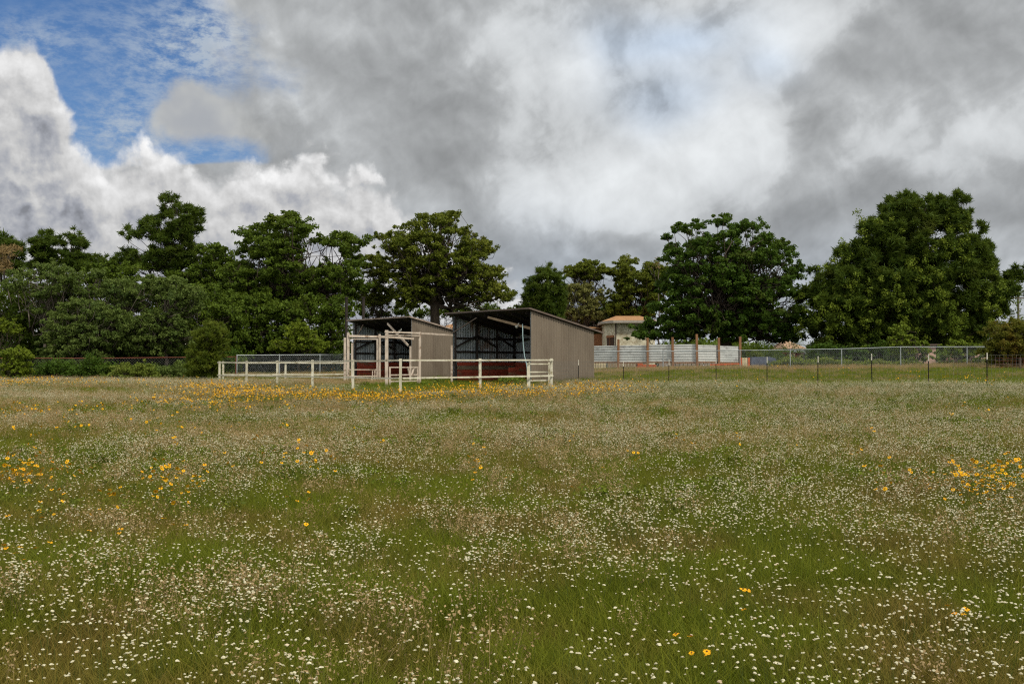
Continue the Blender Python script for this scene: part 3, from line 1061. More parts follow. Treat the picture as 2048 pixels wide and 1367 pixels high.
# brick wing behind, reaching left behind the sheds
Yw = 99.0
x0, x1 = W3(893, 0, Yw)[0], W3(1216, 0, Yw)[0]
zw = W3(0, 657, Yw)[2]
m_ = MB()
m_.bar((x0, Yw + 3, (ZG - .5 + zw) / 2), (x1, Yw + 3, (ZG - .5 + zw) / 2), 6, zw - ZG + .5)
m_.build('brick_wall', M_brick, hr)
m_ = MB()
zr2 = W3(0, 641, Yw + 3)[2]
zr1 = zw + .05
m_.add([(x0 - .8, Yw - .5, zr1), (x1, Yw - .5, zr1), (x1, Yw + 6.6, zr1), (x0 - .8, Yw + 6.6, zr1), (x0 + 1.6, Yw + 3, zr2), (x0 + 4.5, Yw + 3, zr2), (x0 + 7, Yw + 3, zr1 + .3), (x1, Yw + 3, zr1 + .3)],
       [(0, 1, 7, 6, 5, 4), (2, 3, 4, 5, 6, 7), (3, 0, 4), (1, 2, 7), (0, 3, 2, 1)])
m_.build('wing_roof', M_tile, hr)
# peach-roofed house far beyond
ph_ = empty('house', (W3(1590, 700, 140)[0], 140, 1.0), 'distant small house with peach roof under the right end of the oak', 'house')
a, c_ = W3(1576, 682, 140), W3(1606, 697, 140)
m_ = MB()
m_.bar((a[0], 144, .8), (c_[0], 144, .8), 8, 5.6)
m_.build('wall', M_cream, ph_)
m_ = MB()
zz = c_[2] + .0
m_.add([(a[0] - .5, 139.5, zz), (c_[0] + .5, 139.5, zz), (c_[0] + .5, 148.5, zz), (a[0] - .5, 148.5, zz), (a[0] + .3, 144, a[2] + .3), (c_[0] - 1.2, 144, a[2] + .3)],
       [(0, 1, 5, 4), (1, 2, 5), (2, 3, 4, 5), (3, 0, 4), (0, 3, 2, 1)])
m_.build('roof', M_peach, ph_)
# pink wall seen through the vines under the right tree
pw_ = empty('outbuilding', (W3(1900, 735, 84)[0], 84, 1.6), 'low pale pink outbuilding glimpsed through vines under the big right tree', 'building')
for px0, px1, tp_ in ((1836, 1872, 690), (1905, 1975, 708)):
    a, c_ = W3(px0, tp_, 71.5), W3(px1, 738, 71.5)
    m_ = MB()
    m_.bar((a[0], 72.3, (a[2] + 1.3) / 2), (c_[0], 72.3, (a[2] + 1.3) / 2), 1.6, a[2] - 1.3)
    m_.build('wall', M_pinkw, pw_)
m_ = MB()
a, c_ = W3(1830, 689, 71.5), W3(1878, 689, 71.5)
m_.bar((a[0], 72.3, a[2]), (c_[0], 72.3, a[2]), 2.0, .10)
m_.build('roof', M_trim, pw_)

# dark poles behind the farther shed
for px, lb in ((693, 'dark pole behind the farther shed, the left one, at the roof corner'), (727, 'dark pole behind the farther shed, the right one, by the oak branches')):
    q = W3(px, 596, 70)
    m_ = MB()
    m_.tube([(q[0], 70, .8), (q[0], 70, q[2])], .10, 8)
    m_.tube([(q[0], 70, q[2]), (q[0], 70, q[2] + .08)], .14, 8)
    m_.build('pole', M_dark, None, label=lb, category='pole', group='dark poles behind the farther shed')

# utility wires & pole at the far right
up_ = empty('utility_pole', (W3(2035, 700, 95)[0], 95, 1.5), 'thin grey utility pole at the far right edge behind the tree', 'utility pole')
q = W3(2036, 585, 95)
m_ = MB()
m_.tube([(q[0], 95, .8), (q[0], 95, q[2])], [.13, .10], 8)
m_.build('pole', M_barkp, up_)
m_ = MB()
m_.bar((q[0] - .8, 95, q[2] - .5), (q[0] + .8, 95, q[2] - .5), .09, .11)
m_.build('crossarm', M_barkp, up_)
m_ = MB()
for dz in (0, -1.6):
    pts = [np.array([q[0] + t * 30, 95 - t * 10, q[2] - .5 + dz - 1.2 * math.sin(math.pi * t)]) for t in np.linspace(0, 1, 9)]
    m_.tube(pts, .015, 5)
m_.build('wire', M_dark, up_)

# ------------------------------------------------------------------ trees
ML = {
    'oak': leafmat('oak_leaves', (0.037, 0.069, 0.008), (0.110, 0.165, 0.018), (0.137, 0.165, 0.025), big=.35),
    'oak_bright': leafmat('bright_oak_leaves', (0.054, 0.083, 0.009), (0.173, 0.200, 0.025), (0.183, 0.192, 0.029), big=.3),
    'oak_deep': leafmat('deep_oak_leaves', (0.029, 0.069, 0.009), (0.083, 0.147, 0.018), (0.110, 0.139, 0.029), big=.35),
    'scrub': leafmat('scrub_leaves', (.058, .100, .020), (.145, .195, .048), (.08, .14, .045), big=.4),
    'pine': leafmat('pine_needles', (.026, .056, .007), (.088, .130, .016), (.10, .115, .02), big=.3),
    'vine': leafmat('vine_leaves', (0.083, 0.139, 0.014), (0.192, 0.243, 0.029), (0.110, 0.174, 0.020), big=.5),
    'moss': leafmat('grey_green_leaves', (0.137, 0.147, 0.044), (0.274, 0.270, 0.088), (0.164, 0.156, 0.048), big=.5),
    'cedar': leafmat('cedar_leaves', (0.051, 0.087, 0.009), (0.137, 0.165, 0.018), (0.110, 0.139, 0.020), big=.5),
    'young': leafmat('young_leaves', (0.083, 0.130, 0.012), (0.183, 0.234, 0.021), (0.129, 0.174, 0.020), big=.5),
    'rusty': leafmat('rusty_green_leaves', (0.071, 0.078, 0.010), (0.136, 0.139, 0.017), (0.177, 0.107, 0.017), big=.6, ccf=(.5, .68)),
    'dead': leafmat('dead_needles', (0.177, 0.120, 0.051), (0.260, 0.189, 0.085), (0.201, 0.113, 0.047), trans=.1),
    'weeds': leafmat('weed_leaves', (0.092, 0.139, 0.018), (0.202, 0.243, 0.044), (0.164, 0.174, 0.048), big=.8),
}


def inpoly(px, py, P):
    x0, y0 = P[:, 0], P[:, 1]
    x1, y1 = np.roll(x0, -1), np.roll(y0, -1)
    c = ((y0[None] > py[:, None]) != (y1[None] > py[:, None])) & (px[:, None] < (x1 - x0)[None] * (py[:, None] - y0[None]) / ((y1 - y0)[None] + 1e-9) + x0[None])
    return c.sum(1) % 2 == 1


def edgedist(px, py, P):
    a = P
    b_ = np.roll(P, -1, 0)
    d = b_ - a
    best = np.full(len(px), 1e9)
    for i in range(len(a)):
        t = np.clip(((px - a[i, 0]) * d[i, 0] + (py - a[i, 1]) * d[i, 1]) / (d[i] @ d[i] + 1e-9), 0, 1)
        best = np.minimum(best, np.hypot(px - a[i, 0] - t * d[i, 0], py - a[i, 1] - t * d[i, 1]))
    return best


def leaves(cent, rad, n, size, rng, kind, flat=.75):
    """n leaf quads round every clump centre"""
    N = len(cent) * n
    c = np.repeat(cent, n, 0)
    r = np.repeat(rad, n)[:, None]
    d = rng.normal(size=(N, 3))
    d /= np.linalg.norm(d, axis=1)[:, None]
    sz = size * rng.uniform(.6, 1.25, (N, 1))
    if kind == 'pine':
        d[:, 2] = d[:, 2] * .8 + .30
        d /= np.linalg.norm(d, axis=1)[:, None]
        base = c + rng.normal(size=(N, 3)) * r * .30
        ax = d
        side = np.cross(ax, rng.normal(size=(N, 3)))
        side /= np.linalg.norm(side, axis=1)[:, None] + 1e-9
        L_, w_ = sz * 1.35, sz * .12
        V = np.stack([base - side * w_, base + ax * L_ * .5 - side * w_ * 1.1, base + ax * L_, base + side * w_], 1)
    else:
        rr = rng.uniform(0, 1, (N, 1)) ** .45
        base = c + d * rr * r * np.array([1, 1, flat])
        nrm = rng.normal(size=(N, 3)) + d * .6 + np.array([0, 0, .7])
        nrm /= np.linalg.norm(nrm, axis=1)[:, None]
        ax = np.cross(nrm, rng.normal(size=(N, 3)))
        ax /= np.linalg.norm(ax, axis=1)[:, None] + 1e-9
        side = np.cross(nrm, ax)
        V = np.stack([base - ax * sz * .5, base + side * sz * .32 - ax * sz * .05, base + ax * sz * .55, base - side * sz * .30 + ax * sz * .05], 1)
    tint = np.clip(np.repeat(rng.uniform(0, 1, len(cent)), n) * .55 + rng.uniform(0, .45, N), 0, 1)
    return V.reshape(-1, 3), np.arange(N * 4).reshape(-1, 4), tint


def limb(mb, a, b_, r0, r1, rng, wob=.12, n=5, seg=5):
    a, b_ = np.array(a, float), np.array(b_, float)
    Ld = np.linalg.norm(b_ - a)
    t = np.linspace(0, 1, seg)[:, None]
    mid = rng.normal(size=(seg, 3)) * wob * Ld * np.sin(np.pi * t)
    sag = np.array([0, 0, -.10 * Ld]) * np.sin(np.pi * t)
    pts = a + (b_ - a) * t + mid * .6 - sag * -1
    mb.tube(pts, np.linspace(r0, r1, seg), n, cap=False)
    return pts


class FastMB(MB):
    def tube(s, pts, rad, n=5, cap=False):
        pts = np.array(pts, float)
        rad = np.broadcast_to(np.asarray(rad, float), (len(pts),))
        d = np.gradient(pts, axis=0)
        d /= np.linalg.norm(d, axis=1)[:, None] + 1e-9
        u = np.where(np.abs(d[:, :1]) < .8, np.array([[1., 0, 0]]), np.array([[0, 1., 0]]))
        x = np.cross(d, u)
        x /= np.linalg.norm(x, axis=1)[:, None] + 1e-9
        y = np.cross(d, x)
        t = np.arange(n) * 2 * np.pi / n
        V = pts[:, None] + rad[:, None, None] * (np.cos(t)[None, :, None] * x[:, None] + np.sin(t)[None, :, None] * y[:, None])
        i = np.arange(len(pts) - 1)[:, None] * n
        k = np.arange(n)[None]
        k2 = (k + 1) % n
        Q = np.stack([i + k, i + k2, i + k2 + n, i + k + n], -1).reshape(-1, 4) + s.n
        s.V.append(V.reshape(-1, 3))
        s.Q.append(Q)
        s.n += len(pts) * n

    def build(s, name, m0, parent=None):
        return link(name, mesh_np(name, np.concatenate(s.V), np.concatenate(s.Q), mats=[m0], smooth=True), parent)


TREES = [0]
CROWNS = []


def tree(name, poly, zoom, Y, kind, label, base=None, clump=.75, dens=1.0, n=55, leaf=.24, depth=None, bark=None, trunk_r=.28, fork=.35,
         shape='leaf', extra=None, cat='tree', group=None, inner=.3, shell=.75, flat=.75, twigs=1.0, holes=0, hollow=(), lobe=None):
    """crown outline -> clumps spread through a rounded volume, with trunk and limbs reaching them"""
    TREES[0] += 1
    rng = np.random.default_rng(100 + TREES[0])
    sc, ox, oy = zoom
    P = np.array(poly, float) * sc + np.array([ox, oy])
    m = Y / F
    bx = base if base is not None else (P[:, 0].min() + P[:, 0].max()) / 2
    bw = W3(bx, 735, Y)
    root_p = np.array([bw[0], Y, g1(bw[0], Y) - .1])
    root = empty(name, tuple(root_p), label, cat, group)
    x0, x1, y0, y1 = P[:, 0].min(), P[:, 0].max(), P[:, 1].min(), P[:, 1].max()
    LR = lobe or clump * 1.55
    tries = 60000
    px = rng.uniform(x0, x1, tries)
    py = rng.uniform(y0, y1, tries)
    k = inpoly(px, py, P)
    px, py = px[k], py[k]
    ed = edgedist(px, py, P) * m
    k = ed > LR * .42
    px, py, ed = px[k], py[k], ed[k]
    hd = depth or min((x1 - x0), (y1 - y0) * 1.3) * m * .45
    e2 = np.minimum(ed, hd)
    th = np.sqrt(np.maximum(2 * hd * e2 - e2 * e2, 0)) * .95
    s_ = np.where(rng.uniform(size=len(px)) < shell, np.sign(rng.uniform(-1, 1.0, len(px))) * rng.uniform(.72, 1.0, len(px)), rng.uniform(-1, 1, len(px)))
    yy = Y + s_ * th
    for hx, hy, hr_ in list(hollow):
        k = np.hypot(px - (hx * sc + ox), py - (hy * sc + oy)) > hr_ * sc
        px, py, yy = px[k], py[k], yy[k]
    for _ in range(holes):
        j = rng.integers(len(px))
        if py[j] > y0 + .72 * (y1 - y0):
            continue
        hx, hy, hr_ = px[j], py[j], rng.uniform(.6, 1.15) * LR / m
        k = np.hypot(px - hx, (py - hy) * 1.3) > hr_
        px, py, yy = px[k], py[k], yy[k]
    u = 683.5 - py
    dzf = (math.sin(PITCH) * F + math.cos(PITCH) * u) / (math.cos(PITCH) * F - math.sin(PITCH) * u)
    cand = np.stack([(px - 1024) / F * yy, yy, EYE + dzf * yy], 1)
    # packed boughs, then leaf clumps over the upper and outer side of every bough
    lobes = np.zeros((0, 3))
    md = LR * 1.05 / dens ** .5
    for c in cand[:5000]:
        if len(lobes) == 0 or (((lobes - c) * (1, .8, 1.25)) ** 2).sum(1).min() > md * md:
            lobes = np.vstack([lobes, c])
    lr = LR * rng.uniform(.5, 1.4, len(lobes))
    per = max(4, int(9.5 * (LR / clump / 1.55) ** 2))
    d = rng.normal(size=(len(lobes) * per, 3))
    d /= np.linalg.norm(d, axis=1)[:, None]
    d[:, 2] = np.where(d[:, 2] < -.2, -d[:, 2] * .8, d[:, 2])
    cent = np.repeat(lobes, per, 0) + d * (np.repeat(lr, per) * rng.uniform(.35, 1.12, len(d)))[:, None] * np.array([1, 1, flat * 1.1])
    crad = clump * rng.uniform(.28, .66, len(cent))
    gzz = gz(cent[:, 0], cent[:, 1])
    cent[:, 2] = np.maximum(cent[:, 2], gzz + .12)
    n = max(8, int(n * .62))
    V, Q, t = leaves(cent, crad, n, leaf, rng, shape, flat)
    fc = MATS_L[kind]
    me = mesh_np('crown', V, Q, t, [fc])
    cr = link('crown', me, root)
    if extra:
        k2, frac, lf, nn = extra
        vs = rng.choice(len(lobes), int(len(lobes) * frac * 1.6), replace=False)
        vs = vs[lobes[vs, 2] < np.quantile(lobes[:, 2], .9)]
        o_ = lobes - lobes.mean(0)
        o_ /= np.linalg.norm(o_, axis=1)[:, None]
        vc = []
        for j in vs:                       # each vine hangs as a ragged curtain from its bough
            st = lobes[j] + o_[j] * lr[j] * .55
            for q in range(9):
                vc.append(st + rng.normal(size=3) * (.55, .35, .25) + o_[j] * .15 + (0, 0, .4 - q * .22))
        vc = np.array(vc)
        vc[:, 2] = np.maximum(vc[:, 2], gz(vc[:, 0], vc[:, 1]) + .2)
        V, Q, t = leaves(vc, rng.uniform(.22, .42, len(vc)), nn, lf, rng, 'leaf', 1.0)
        link('climbing_vine', mesh_np('climbing_vine', V, Q, t, [MATS_L[k2]]), root)
    # skeleton
    if trunk_r:
        mb = FastMB()
        ctop = cent[:, 2].max()
        H = ctop - root_p[2]
        fk = root_p + np.array([rng.normal() * .3, rng.normal() * .3, H * fork])
        cx = cent.mean(0)
        if shape == 'pine':
            topp = np.array([np.median(cent[cent[:, 2] > ctop - 2.0][:, 0]), Y, ctop - 1.3])
            tp_ = limb(mb, root_p, topp, trunk_r, trunk_r * .18, rng, .02, 8, 9)
            sel = rng.choice(len(cent), min(len(cent), int(len(cent) * .22 * twigs)), replace=False)
            for j in sel:
                c = cent[j]
                h = max(.15, min(.97, (c[2] - root_p[2]) / H - .06))
                q = root_p + (topp - root_p) * h
                limb(mb, q, c, trunk_r * .28 * (1.05 - h), .02, rng, .08, 4, 5)
        else:
            limb(mb, root_p, fk, trunk_r * 1.15, trunk_r * .85, rng, .03, 9, 6)
            nl = 9
            idx_ = rng.choice(len(cent), nl, replace=False)
            nodes = cent[idx_].copy()
            for _ in range(6):
                a_ = np.argmin(((cent[:, None] - nodes[None]) ** 2).sum(-1), 1)
                for q in range(nl):
                    if (a_ == q).any():
                        nodes[q] = cent[a_ == q].mean(0)
            a_ = np.argmin(((cent[:, None] - nodes[None]) ** 2).sum(-1), 1)
            for q in range(nl):
                if not (a_ == q).any():
                    continue
                nd = fk + (nodes[q] - fk) * .75
                lp = limb(mb, fk, nd, trunk_r * .55, trunk_r * .20, rng, .20, 6, 9)
                mem = np.where(a_ == q)[0]
                mem = mem[rng.uniform(size=len(mem)) < min(1.0, .22 * twigs)]
                for j in mem:
                    st = lp[rng.integers(3, 9)]
                    limb(mb, st, cent[j], trunk_r * .12, .018, rng, .24, 4, 6)
        mb.build('trunk', bark or M_bark, root)
    CROWNS.append((name, len(cent), len(cent) * n))
    return root


MATS_L = ML
Z5 = (500 / 1590, 0, 370)
Z6 = (620 / 2048, 440, 390)
Z7 = (620 / 2048, 1020, 410)
Z8 = (468 / 1640, 1580, 370)

# left: pines rising behind the thicket
tree('pine_tree', [(1090, 65), (1150, 90), (1175, 140), (1240, 145), (1295, 180), (1290, 235), (1360, 285), (1320, 355), (1240, 380), (1290, 430), (1230, 540), (1000, 590), (870, 560), (760, 520), (700, 500), (795, 420), (835, 370), (770, 350), (780, 275), (865, 300), (885, 255), (855, 210), (900, 195), (945, 245), (955, 140), (1020, 125), (1030, 80)], Z5, 84, 'pine',
     'tallest dark pine rising above the left thicket', base=335, clump=.60, dens=.85, n=120, leaf=.26, shape='pine', depth=2.6, trunk_r=.26, holes=26, lobe=.72, flat=.85, twigs=1.5)
tree('pine_tree', [(270, 285), (320, 285), (332, 340), (345, 400), (350, 500), (330, 560), (180, 540), (165, 480), (180, 440), (205, 420), (172, 370), (210, 340), (250, 335)], Z5, 88, 'pine',
     'narrow dark pine second from the left edge, with a rounded top', base=78, clump=.55, dens=1.1, n=110, leaf=.26, shape='pine', depth=2.0, trunk_r=.18, holes=7, lobe=.62)
tree('pine_tree', [(345, 400), (360, 325), (375, 340), (395, 365), (435, 300), (455, 280), (470, 320), (505, 330), (540, 380), (540, 450), (578, 480), (560, 545), (470, 570), (390, 540), (350, 480)], Z5, 87, 'pine',
     'spiky dark pine between the rounded pine and the tallest pine', base=140, clump=.52, dens=1.0, n=110, leaf=.26, shape='pine', depth=2.0, trunk_r=.18, holes=9, lobe=.62)
tree('pine_tree', [(-80, 290), (0, 300), (30, 330), (45, 360), (100, 350), (125, 400), (140, 440), (165, 470), (150, 560), (60, 600), (-80, 580)], Z5, 86, 'pine',
     'dark pine at the left edge behind the brown dead one', base=-5, clump=.6, dens=1.2, n=90, leaf=.28, shape='pine', depth=2.4, trunk_r=.2, holes=3)
tree('dead_tree', [(-40, 400), (20, 390), (60, 380), (90, 400), (95, 470), (80, 560), (40, 600), (-40, 600)], Z5, 80, 'dead',
     'brown dead tree with bare reddish twigs at the left edge', base=14, clump=.5, dens=.8, n=34, leaf=.22, shape='pine', depth=1.4, trunk_r=.12, bark=M_barkp)
tree('pine_tree', [(590, 475), (640, 460), (660, 490), (700, 485), (722, 500), (740, 560), (600, 560)], Z5, 92, 'pine',
     'small dark pine top just left of the tallest pine', base=205, clump=.5, dens=1.3, n=90, leaf=.28, shape='pine', depth=1.8, trunk_r=.14)
tree('oak_tree', [(1270, 400), (1330, 378), (1390, 382), (1440, 410), (1450, 460), (1530, 470), (1600, 560), (1560, 760), (1080, 720), (1100, 560), (1250, 470)], Z5, 82, 'oak',
     'mid green tree filling the gap right of the tallest pine', base=430, clump=.6, dens=1.35, n=70, leaf=.22, depth=2.4, trunk_r=.18)

# dark backing behind the thicket
tree('oak_tree', [(-80, 660), (200, 620), (500, 640), (760, 650), (900, 700), (900, 1230), (-80, 1240)], Z5, 71, 'oak',
     'deep green broad tree deep inside the left thicket', base=90, clump=.8, dens=1.5, n=70, leaf=.22, depth=2.4, trunk_r=.2)
tree('oak_tree', [(850, 660), (1200, 640), (1560, 700), (1580, 1230), (850, 1230)], Z5, 72, 'oak',
     'deep green broad tree between thicket and cedar', base=400, clump=.8, dens=1.5, n=70, leaf=.22, depth=2.4, trunk_r=.2)
# the thicket itself: pale green drooping small-leaved trees
SG = 'pale green small trees of the left thicket'
tree('thicket_tree', [(-80, 610), (60, 575), (140, 540), (220, 500), (330, 505), (430, 545), (470, 640), (440, 760), (330, 800), (270, 900), (230, 820), (200, 700), (100, 690), (0, 690), (-80, 690)], Z5, 67, 'scrub',
     'leftmost pale green thicket tree arching over a dark hollow', base=85, clump=.50, dens=1.35, n=85, leaf=.15, depth=2.4, trunk_r=.12, holes=9, group=SG, bark=M_barkp)
tree('thicket_tree', [(420, 570), (560, 540), (680, 550), (820, 515), (900, 560), (1000, 590), (1060, 660), (1000, 760), (880, 830), (760, 770), (600, 730), (480, 740), (430, 660)], Z5, 67.5, 'scrub',
     'pale green thicket tree with flat top below the tallest pine', base=210, clump=.50, dens=1.35, n=85, leaf=.15, depth=2.2, trunk_r=.12, holes=9, group=SG, bark=M_barkp)
tree('thicket_tree', [(310, 770), (480, 730), (640, 740), (790, 800), (870, 860), (830, 960), (770, 1020), (790, 1090), (700, 1110), (640, 1200), (500, 1240), (270, 1250), (240, 1150), (265, 950), (320, 880)], Z5, 64.5, 'scrub',
     'nearest pale green thicket tree drooping to the red railed fence', base=150, clump=.46, dens=1.35, n=85, leaf=.14, depth=1.5, trunk_r=.10, holes=9, group=SG, bark=M_barkp)
tree('thicket_tree', [(980, 600), (1100, 580), (1250, 600), (1310, 700), (1290, 800), (1200, 850), (1230, 950), (1200, 1060), (1100, 1100), (900, 1110), (800, 1080), (780, 960), (880, 880), (920, 800), (1000, 740)], Z5, 66, 'scrub',
     'rightmost pale green thicket tree, next to the cedar', base=330, clump=.48, dens=1.35, n=85, leaf=.15, depth=1.8, trunk_r=.12, holes=9, group=SG, bark=M_barkp)
tree('shrub', [(60, 1040), (130, 1030), (190, 1060), (200, 1200), (160, 1260), (50, 1260), (15, 1190), (20, 1080)], Z5, 59.3, 'young',
     'bright green shrub in front of the rusty railed fence at the far left', base=35, clump=.32, dens=1.5, n=55, leaf=.13, depth=.8, trunk_r=.05, cat='shrub')
tree('shrub', [(-60, 850), (60, 850), (120, 900), (100, 960), (20, 990), (-60, 980)], Z5, 66, 'young',
     'pale leafy branch tuft in the dark hollow at the left edge', base=5, clump=.4, dens=1.0, n=50, leaf=.15, depth=.8, trunk_r=.05, cat='shrub')
tree('cedar_tree', [(1345, 870), (1400, 900), (1440, 930), (1440, 1000), (1400, 1060), (1430, 1110), (1400, 1160), (1395, 1260), (1230, 1260), (1195, 1200), (1185, 1130), (1230, 1060), (1260, 960), (1300, 880)], Z5, 57, 'cedar',
     'olive green cedar standing in front of the fence left of the white pen', base=415, clump=.36, dens=1.9, n=80, leaf=.15, shape='pine', depth=1.4, trunk_r=.09, fork=.2)
tree('flowering_bush', [(690, 1190), (740, 1150), (820, 1135), (920, 1140), (1000, 1180), (1020, 1260), (650, 1260)], Z5, 58, 'weeds',
     'low rounded bush dotted with orange flowers before the rusty railed fence', base=265, clump=.34, dens=1.6, n=60, leaf=.11, depth=.9, trunk_r=.04, cat='bush')

# centre left oaks
tree('oak_tree', [(140, 270), (165, 212), (240, 218), (285, 190), (340, 135), (420, 112), (490, 112), (560, 128), (660, 158), (672, 182), (620, 200), (690, 250), (712, 292), (760, 258), (860, 252), (925, 270), (955, 310), (1015, 350), (1045, 400), (1050, 480), (1000, 560), (960, 640), (900, 720), (700, 760), (500, 740), (250, 760), (60, 720), (-60, 640), (-20, 500), (60, 450), (135, 430), (85, 372), (150, 330)], Z6, 79, 'oak',
     'broadest dark green oak left of the farther shed', base=590, clump=.72, dens=1.3, n=85, leaf=.22, depth=4.5, trunk_r=.42, holes=26, flat=.65)
tree('oak_tree', [(-100, 700), (60, 640), (300, 680), (600, 700), (860, 680), (880, 800), (860, 1065), (-100, 1065)], Z6, 74.5, 'oak',
     'dark understorey oak whose foliage hangs to the grey chain link fence', base=560, clump=.7, dens=1.5, n=80, leaf=.21, depth=1.8, trunk_r=.22, fork=.2)
tree('young_tree', [(530, 820), (560, 880), (640, 930), (700, 970), (690, 1060), (320, 1060), (325, 985), (420, 955), (450, 900), (500, 870)], Z6, 70.8, 'young',
     'bright yellow green young tree just behind the grey chain link fence', base=600, clump=.42, dens=1.7, n=65, leaf=.15, depth=1.0, trunk_r=.07)
tree('oak_tree', [(1035, 290), (1110, 238), (1170, 240), (1185, 192), (1240, 205), (1262, 148), (1330, 122), (1395, 135), (1410, 78), (1480, 82), (1520, 98), (1625, 148), (1622, 230), (1692, 238), (1742, 270), (1765, 310), (1835, 380), (1838, 450), (1875, 500), (1908, 560), (1885, 620), (1945, 640), (1945, 720), (1760, 745), (1600, 720), (1500, 700), (1440, 640), (1380, 700), (1300, 770), (1170, 770), (1140, 690), (1165, 600), (1100, 560), (1050, 480), (1080, 380)], Z6, 82, 'oak_bright',
     'airy olive green oak with visible trunk above the gap between the sheds', base=868, clump=.56, dens=1.15, n=80, leaf=.19, depth=3.6, trunk_r=.44, holes=26, flat=.7, bark=M_bark, fork=.42)
tree('oak_tree', [(860, 640), (1000, 600), (1140, 690), (1300, 760), (1480, 740), (1640, 730), (1960, 700), (2060, 720), (2060, 830), (860, 830)], Z6, 90, 'oak',
     'low mid green foliage seen just above the shed roofs', base=900, clump=.6, dens=1.0, n=60, leaf=.2, depth=1.8, trunk_r=.12, holes=14)

# centre pines and mossy tree
tree('pine_tree', [(245, 400), (280, 430), (322, 470), (335, 500), (352, 540), (360, 660), (340, 800), (120, 800), (60, 700), (118, 520), (150, 475), (190, 455)], Z7, 88, 'pine',
     'pointed dark pine just above the nearer shed roof ridge', base=1095, clump=.55, dens=1.2, n=110, leaf=.26, shape='pine', depth=2.0, trunk_r=.18, holes=5, lobe=.62)
tree('pine_tree', [(365, 420), (430, 398), (500, 366), (605, 372), (642, 410), (692, 440), (702, 485), (640, 500), (560, 520), (480, 522), (400, 500), (365, 465)], Z7, 102, 'oak_bright',
     'flat topped pine with open trunk above the cream house', base=1170, clump=.52, dens=1.6, n=100, leaf=.18, depth=2.2, trunk_r=.2, holes=2, fork=.62, flat=.7)
tree('mossy_tree', [(300, 545), (420, 515), (520, 530), (640, 560), (640, 610), (600, 670), (640, 780), (480, 790), (300, 720), (220, 690), (270, 600)], Z7, 101, 'moss',
     'pale grey green mossy tree behind the nearer shed roof', base=1165, clump=.5, dens=1.4, n=75, leaf=.17, depth=1.8, trunk_r=.16, holes=5, bark=M_barkp, fork=.3)
tree('pine_tree', [(700, 400), (740, 358), (830, 343), (920, 368), (1000, 390), (1045, 440), (1055, 560), (980, 650), (940, 760), (740, 770), (640, 740), (640, 630), (710, 560), (688, 500)], Z7, 101, 'oak_bright',
     'rounded olive green pine directly left of the big round oak', base=1280, clump=.6, dens=1.7, n=100, leaf=.19, depth=2.8, trunk_r=.22, holes=4, flat=.65)
tree('dead_tree', [(915, 360), (970, 345), (1040, 345), (1060, 400), (1030, 480), (940, 440)], Z7, 92, 'dead',
     'thin bare twiggy tree top left of the big round oak', base=1320, clump=.5, dens=.5, n=14, leaf=.16, shape='pine', depth=1.4, trunk_r=.13, bark=M_barkp)
tree('oak_tree', [(60, 700), (240, 610), (420, 690), (560, 660), (700, 690), (900, 730), (900, 800), (560, 860), (60, 820)], Z7, 106, 'oak',
     'dense green foliage low behind the cream house', base=1190, clump=.65, dens=1.6, n=60, leaf=.2, depth=1.5, trunk_r=.12)
# big round oak
tree('oak_tree', [(1020, 285), (1018, 208), (1070, 178), (1115, 128), (1200, 106), (1260, 86), (1320, 86), (1380, 82), (1430, 72), (1490, 118), (1540, 108), (1620, 98), (1655, 140), (1670, 98), (1705, 108), (1685, 170), (1740, 198), (1785, 228), (1862, 248), (1893, 310), (1890, 380), (1925, 440), (1955, 540), (1972, 600), (1955, 700), (1962, 800), (1945, 905), (1850, 945), (1720, 930), (1600, 900), (1540, 940), (1300, 905), (1100, 915), (900, 915), (750, 918), (820, 840), (828, 768), (960, 750), (900, 690), (955, 600), (1010, 540), (1040, 450), (1018, 340)], Z7, 83, 'oak_deep',
     'big round dark oak behind the round wall, its limbs hanging over the house', base=1452, clump=.60, dens=1.0, n=85, leaf=.21, depth=4.2, trunk_r=.5, holes=34, flat=.7, fork=.28)
# right: pine smothered in vine
tree('pine_tree', [(750, 105), (790, 65), (860, 50), (950, 85), (965, 130), (1000, 75), (1040, 62), (1090, 125), (1130, 125), (1180, 85), (1245, 92), (1245, 150), (1205, 175), (1285, 208), (1285, 280), (1375, 280), (1362, 320), (1322, 340), (1350, 400), (1455, 425), (1455, 490), (1440, 520), (1462, 590), (1505, 600), (1485, 650), (1545, 650), (1590, 588), (1645, 615), (1645, 700), (1605, 765), (1605, 830), (1545, 930), (1450, 970), (1420, 1150), (1400, 1230), (1200, 1180), (1000, 1200), (800, 1180), (600, 1200), (400, 1180), (200, 1200), (180, 1140), (130, 1000), (125, 850), (88, 780), (88, 738), (150, 738), (148, 680), (200, 635), (290, 565), (320, 525), (378, 508), (383, 450), (478, 398), (488, 350), (470, 270), (540, 270), (560, 228), (650, 208), (690, 148), (720, 115)], Z8, 80, 'pine',
     'huge dark pine draped with lighter vines on the right', base=1840, clump=.72, dens=.85, n=230, leaf=.30, shape='pine', depth=5.0, trunk_r=.45, extra=('vine', .20, .17, 42), holes=8, shell=.85, twigs=.4, lobe=.95, flat=.9)
tree('vine_shrub', [(150, 1080), (300, 1130), (500, 1110), (700, 1140), (860, 1120), (900, 1160), (880, 1290), (160, 1290), (120, 1200)], Z8, 76, 'oak_deep',
     'dark shrubbery at the foot of the vine covered pine, behind the chain link', base=1720, clump=.5, dens=1.3, n=70, leaf=.16, depth=1.2, trunk_r=.06, cat='shrub')
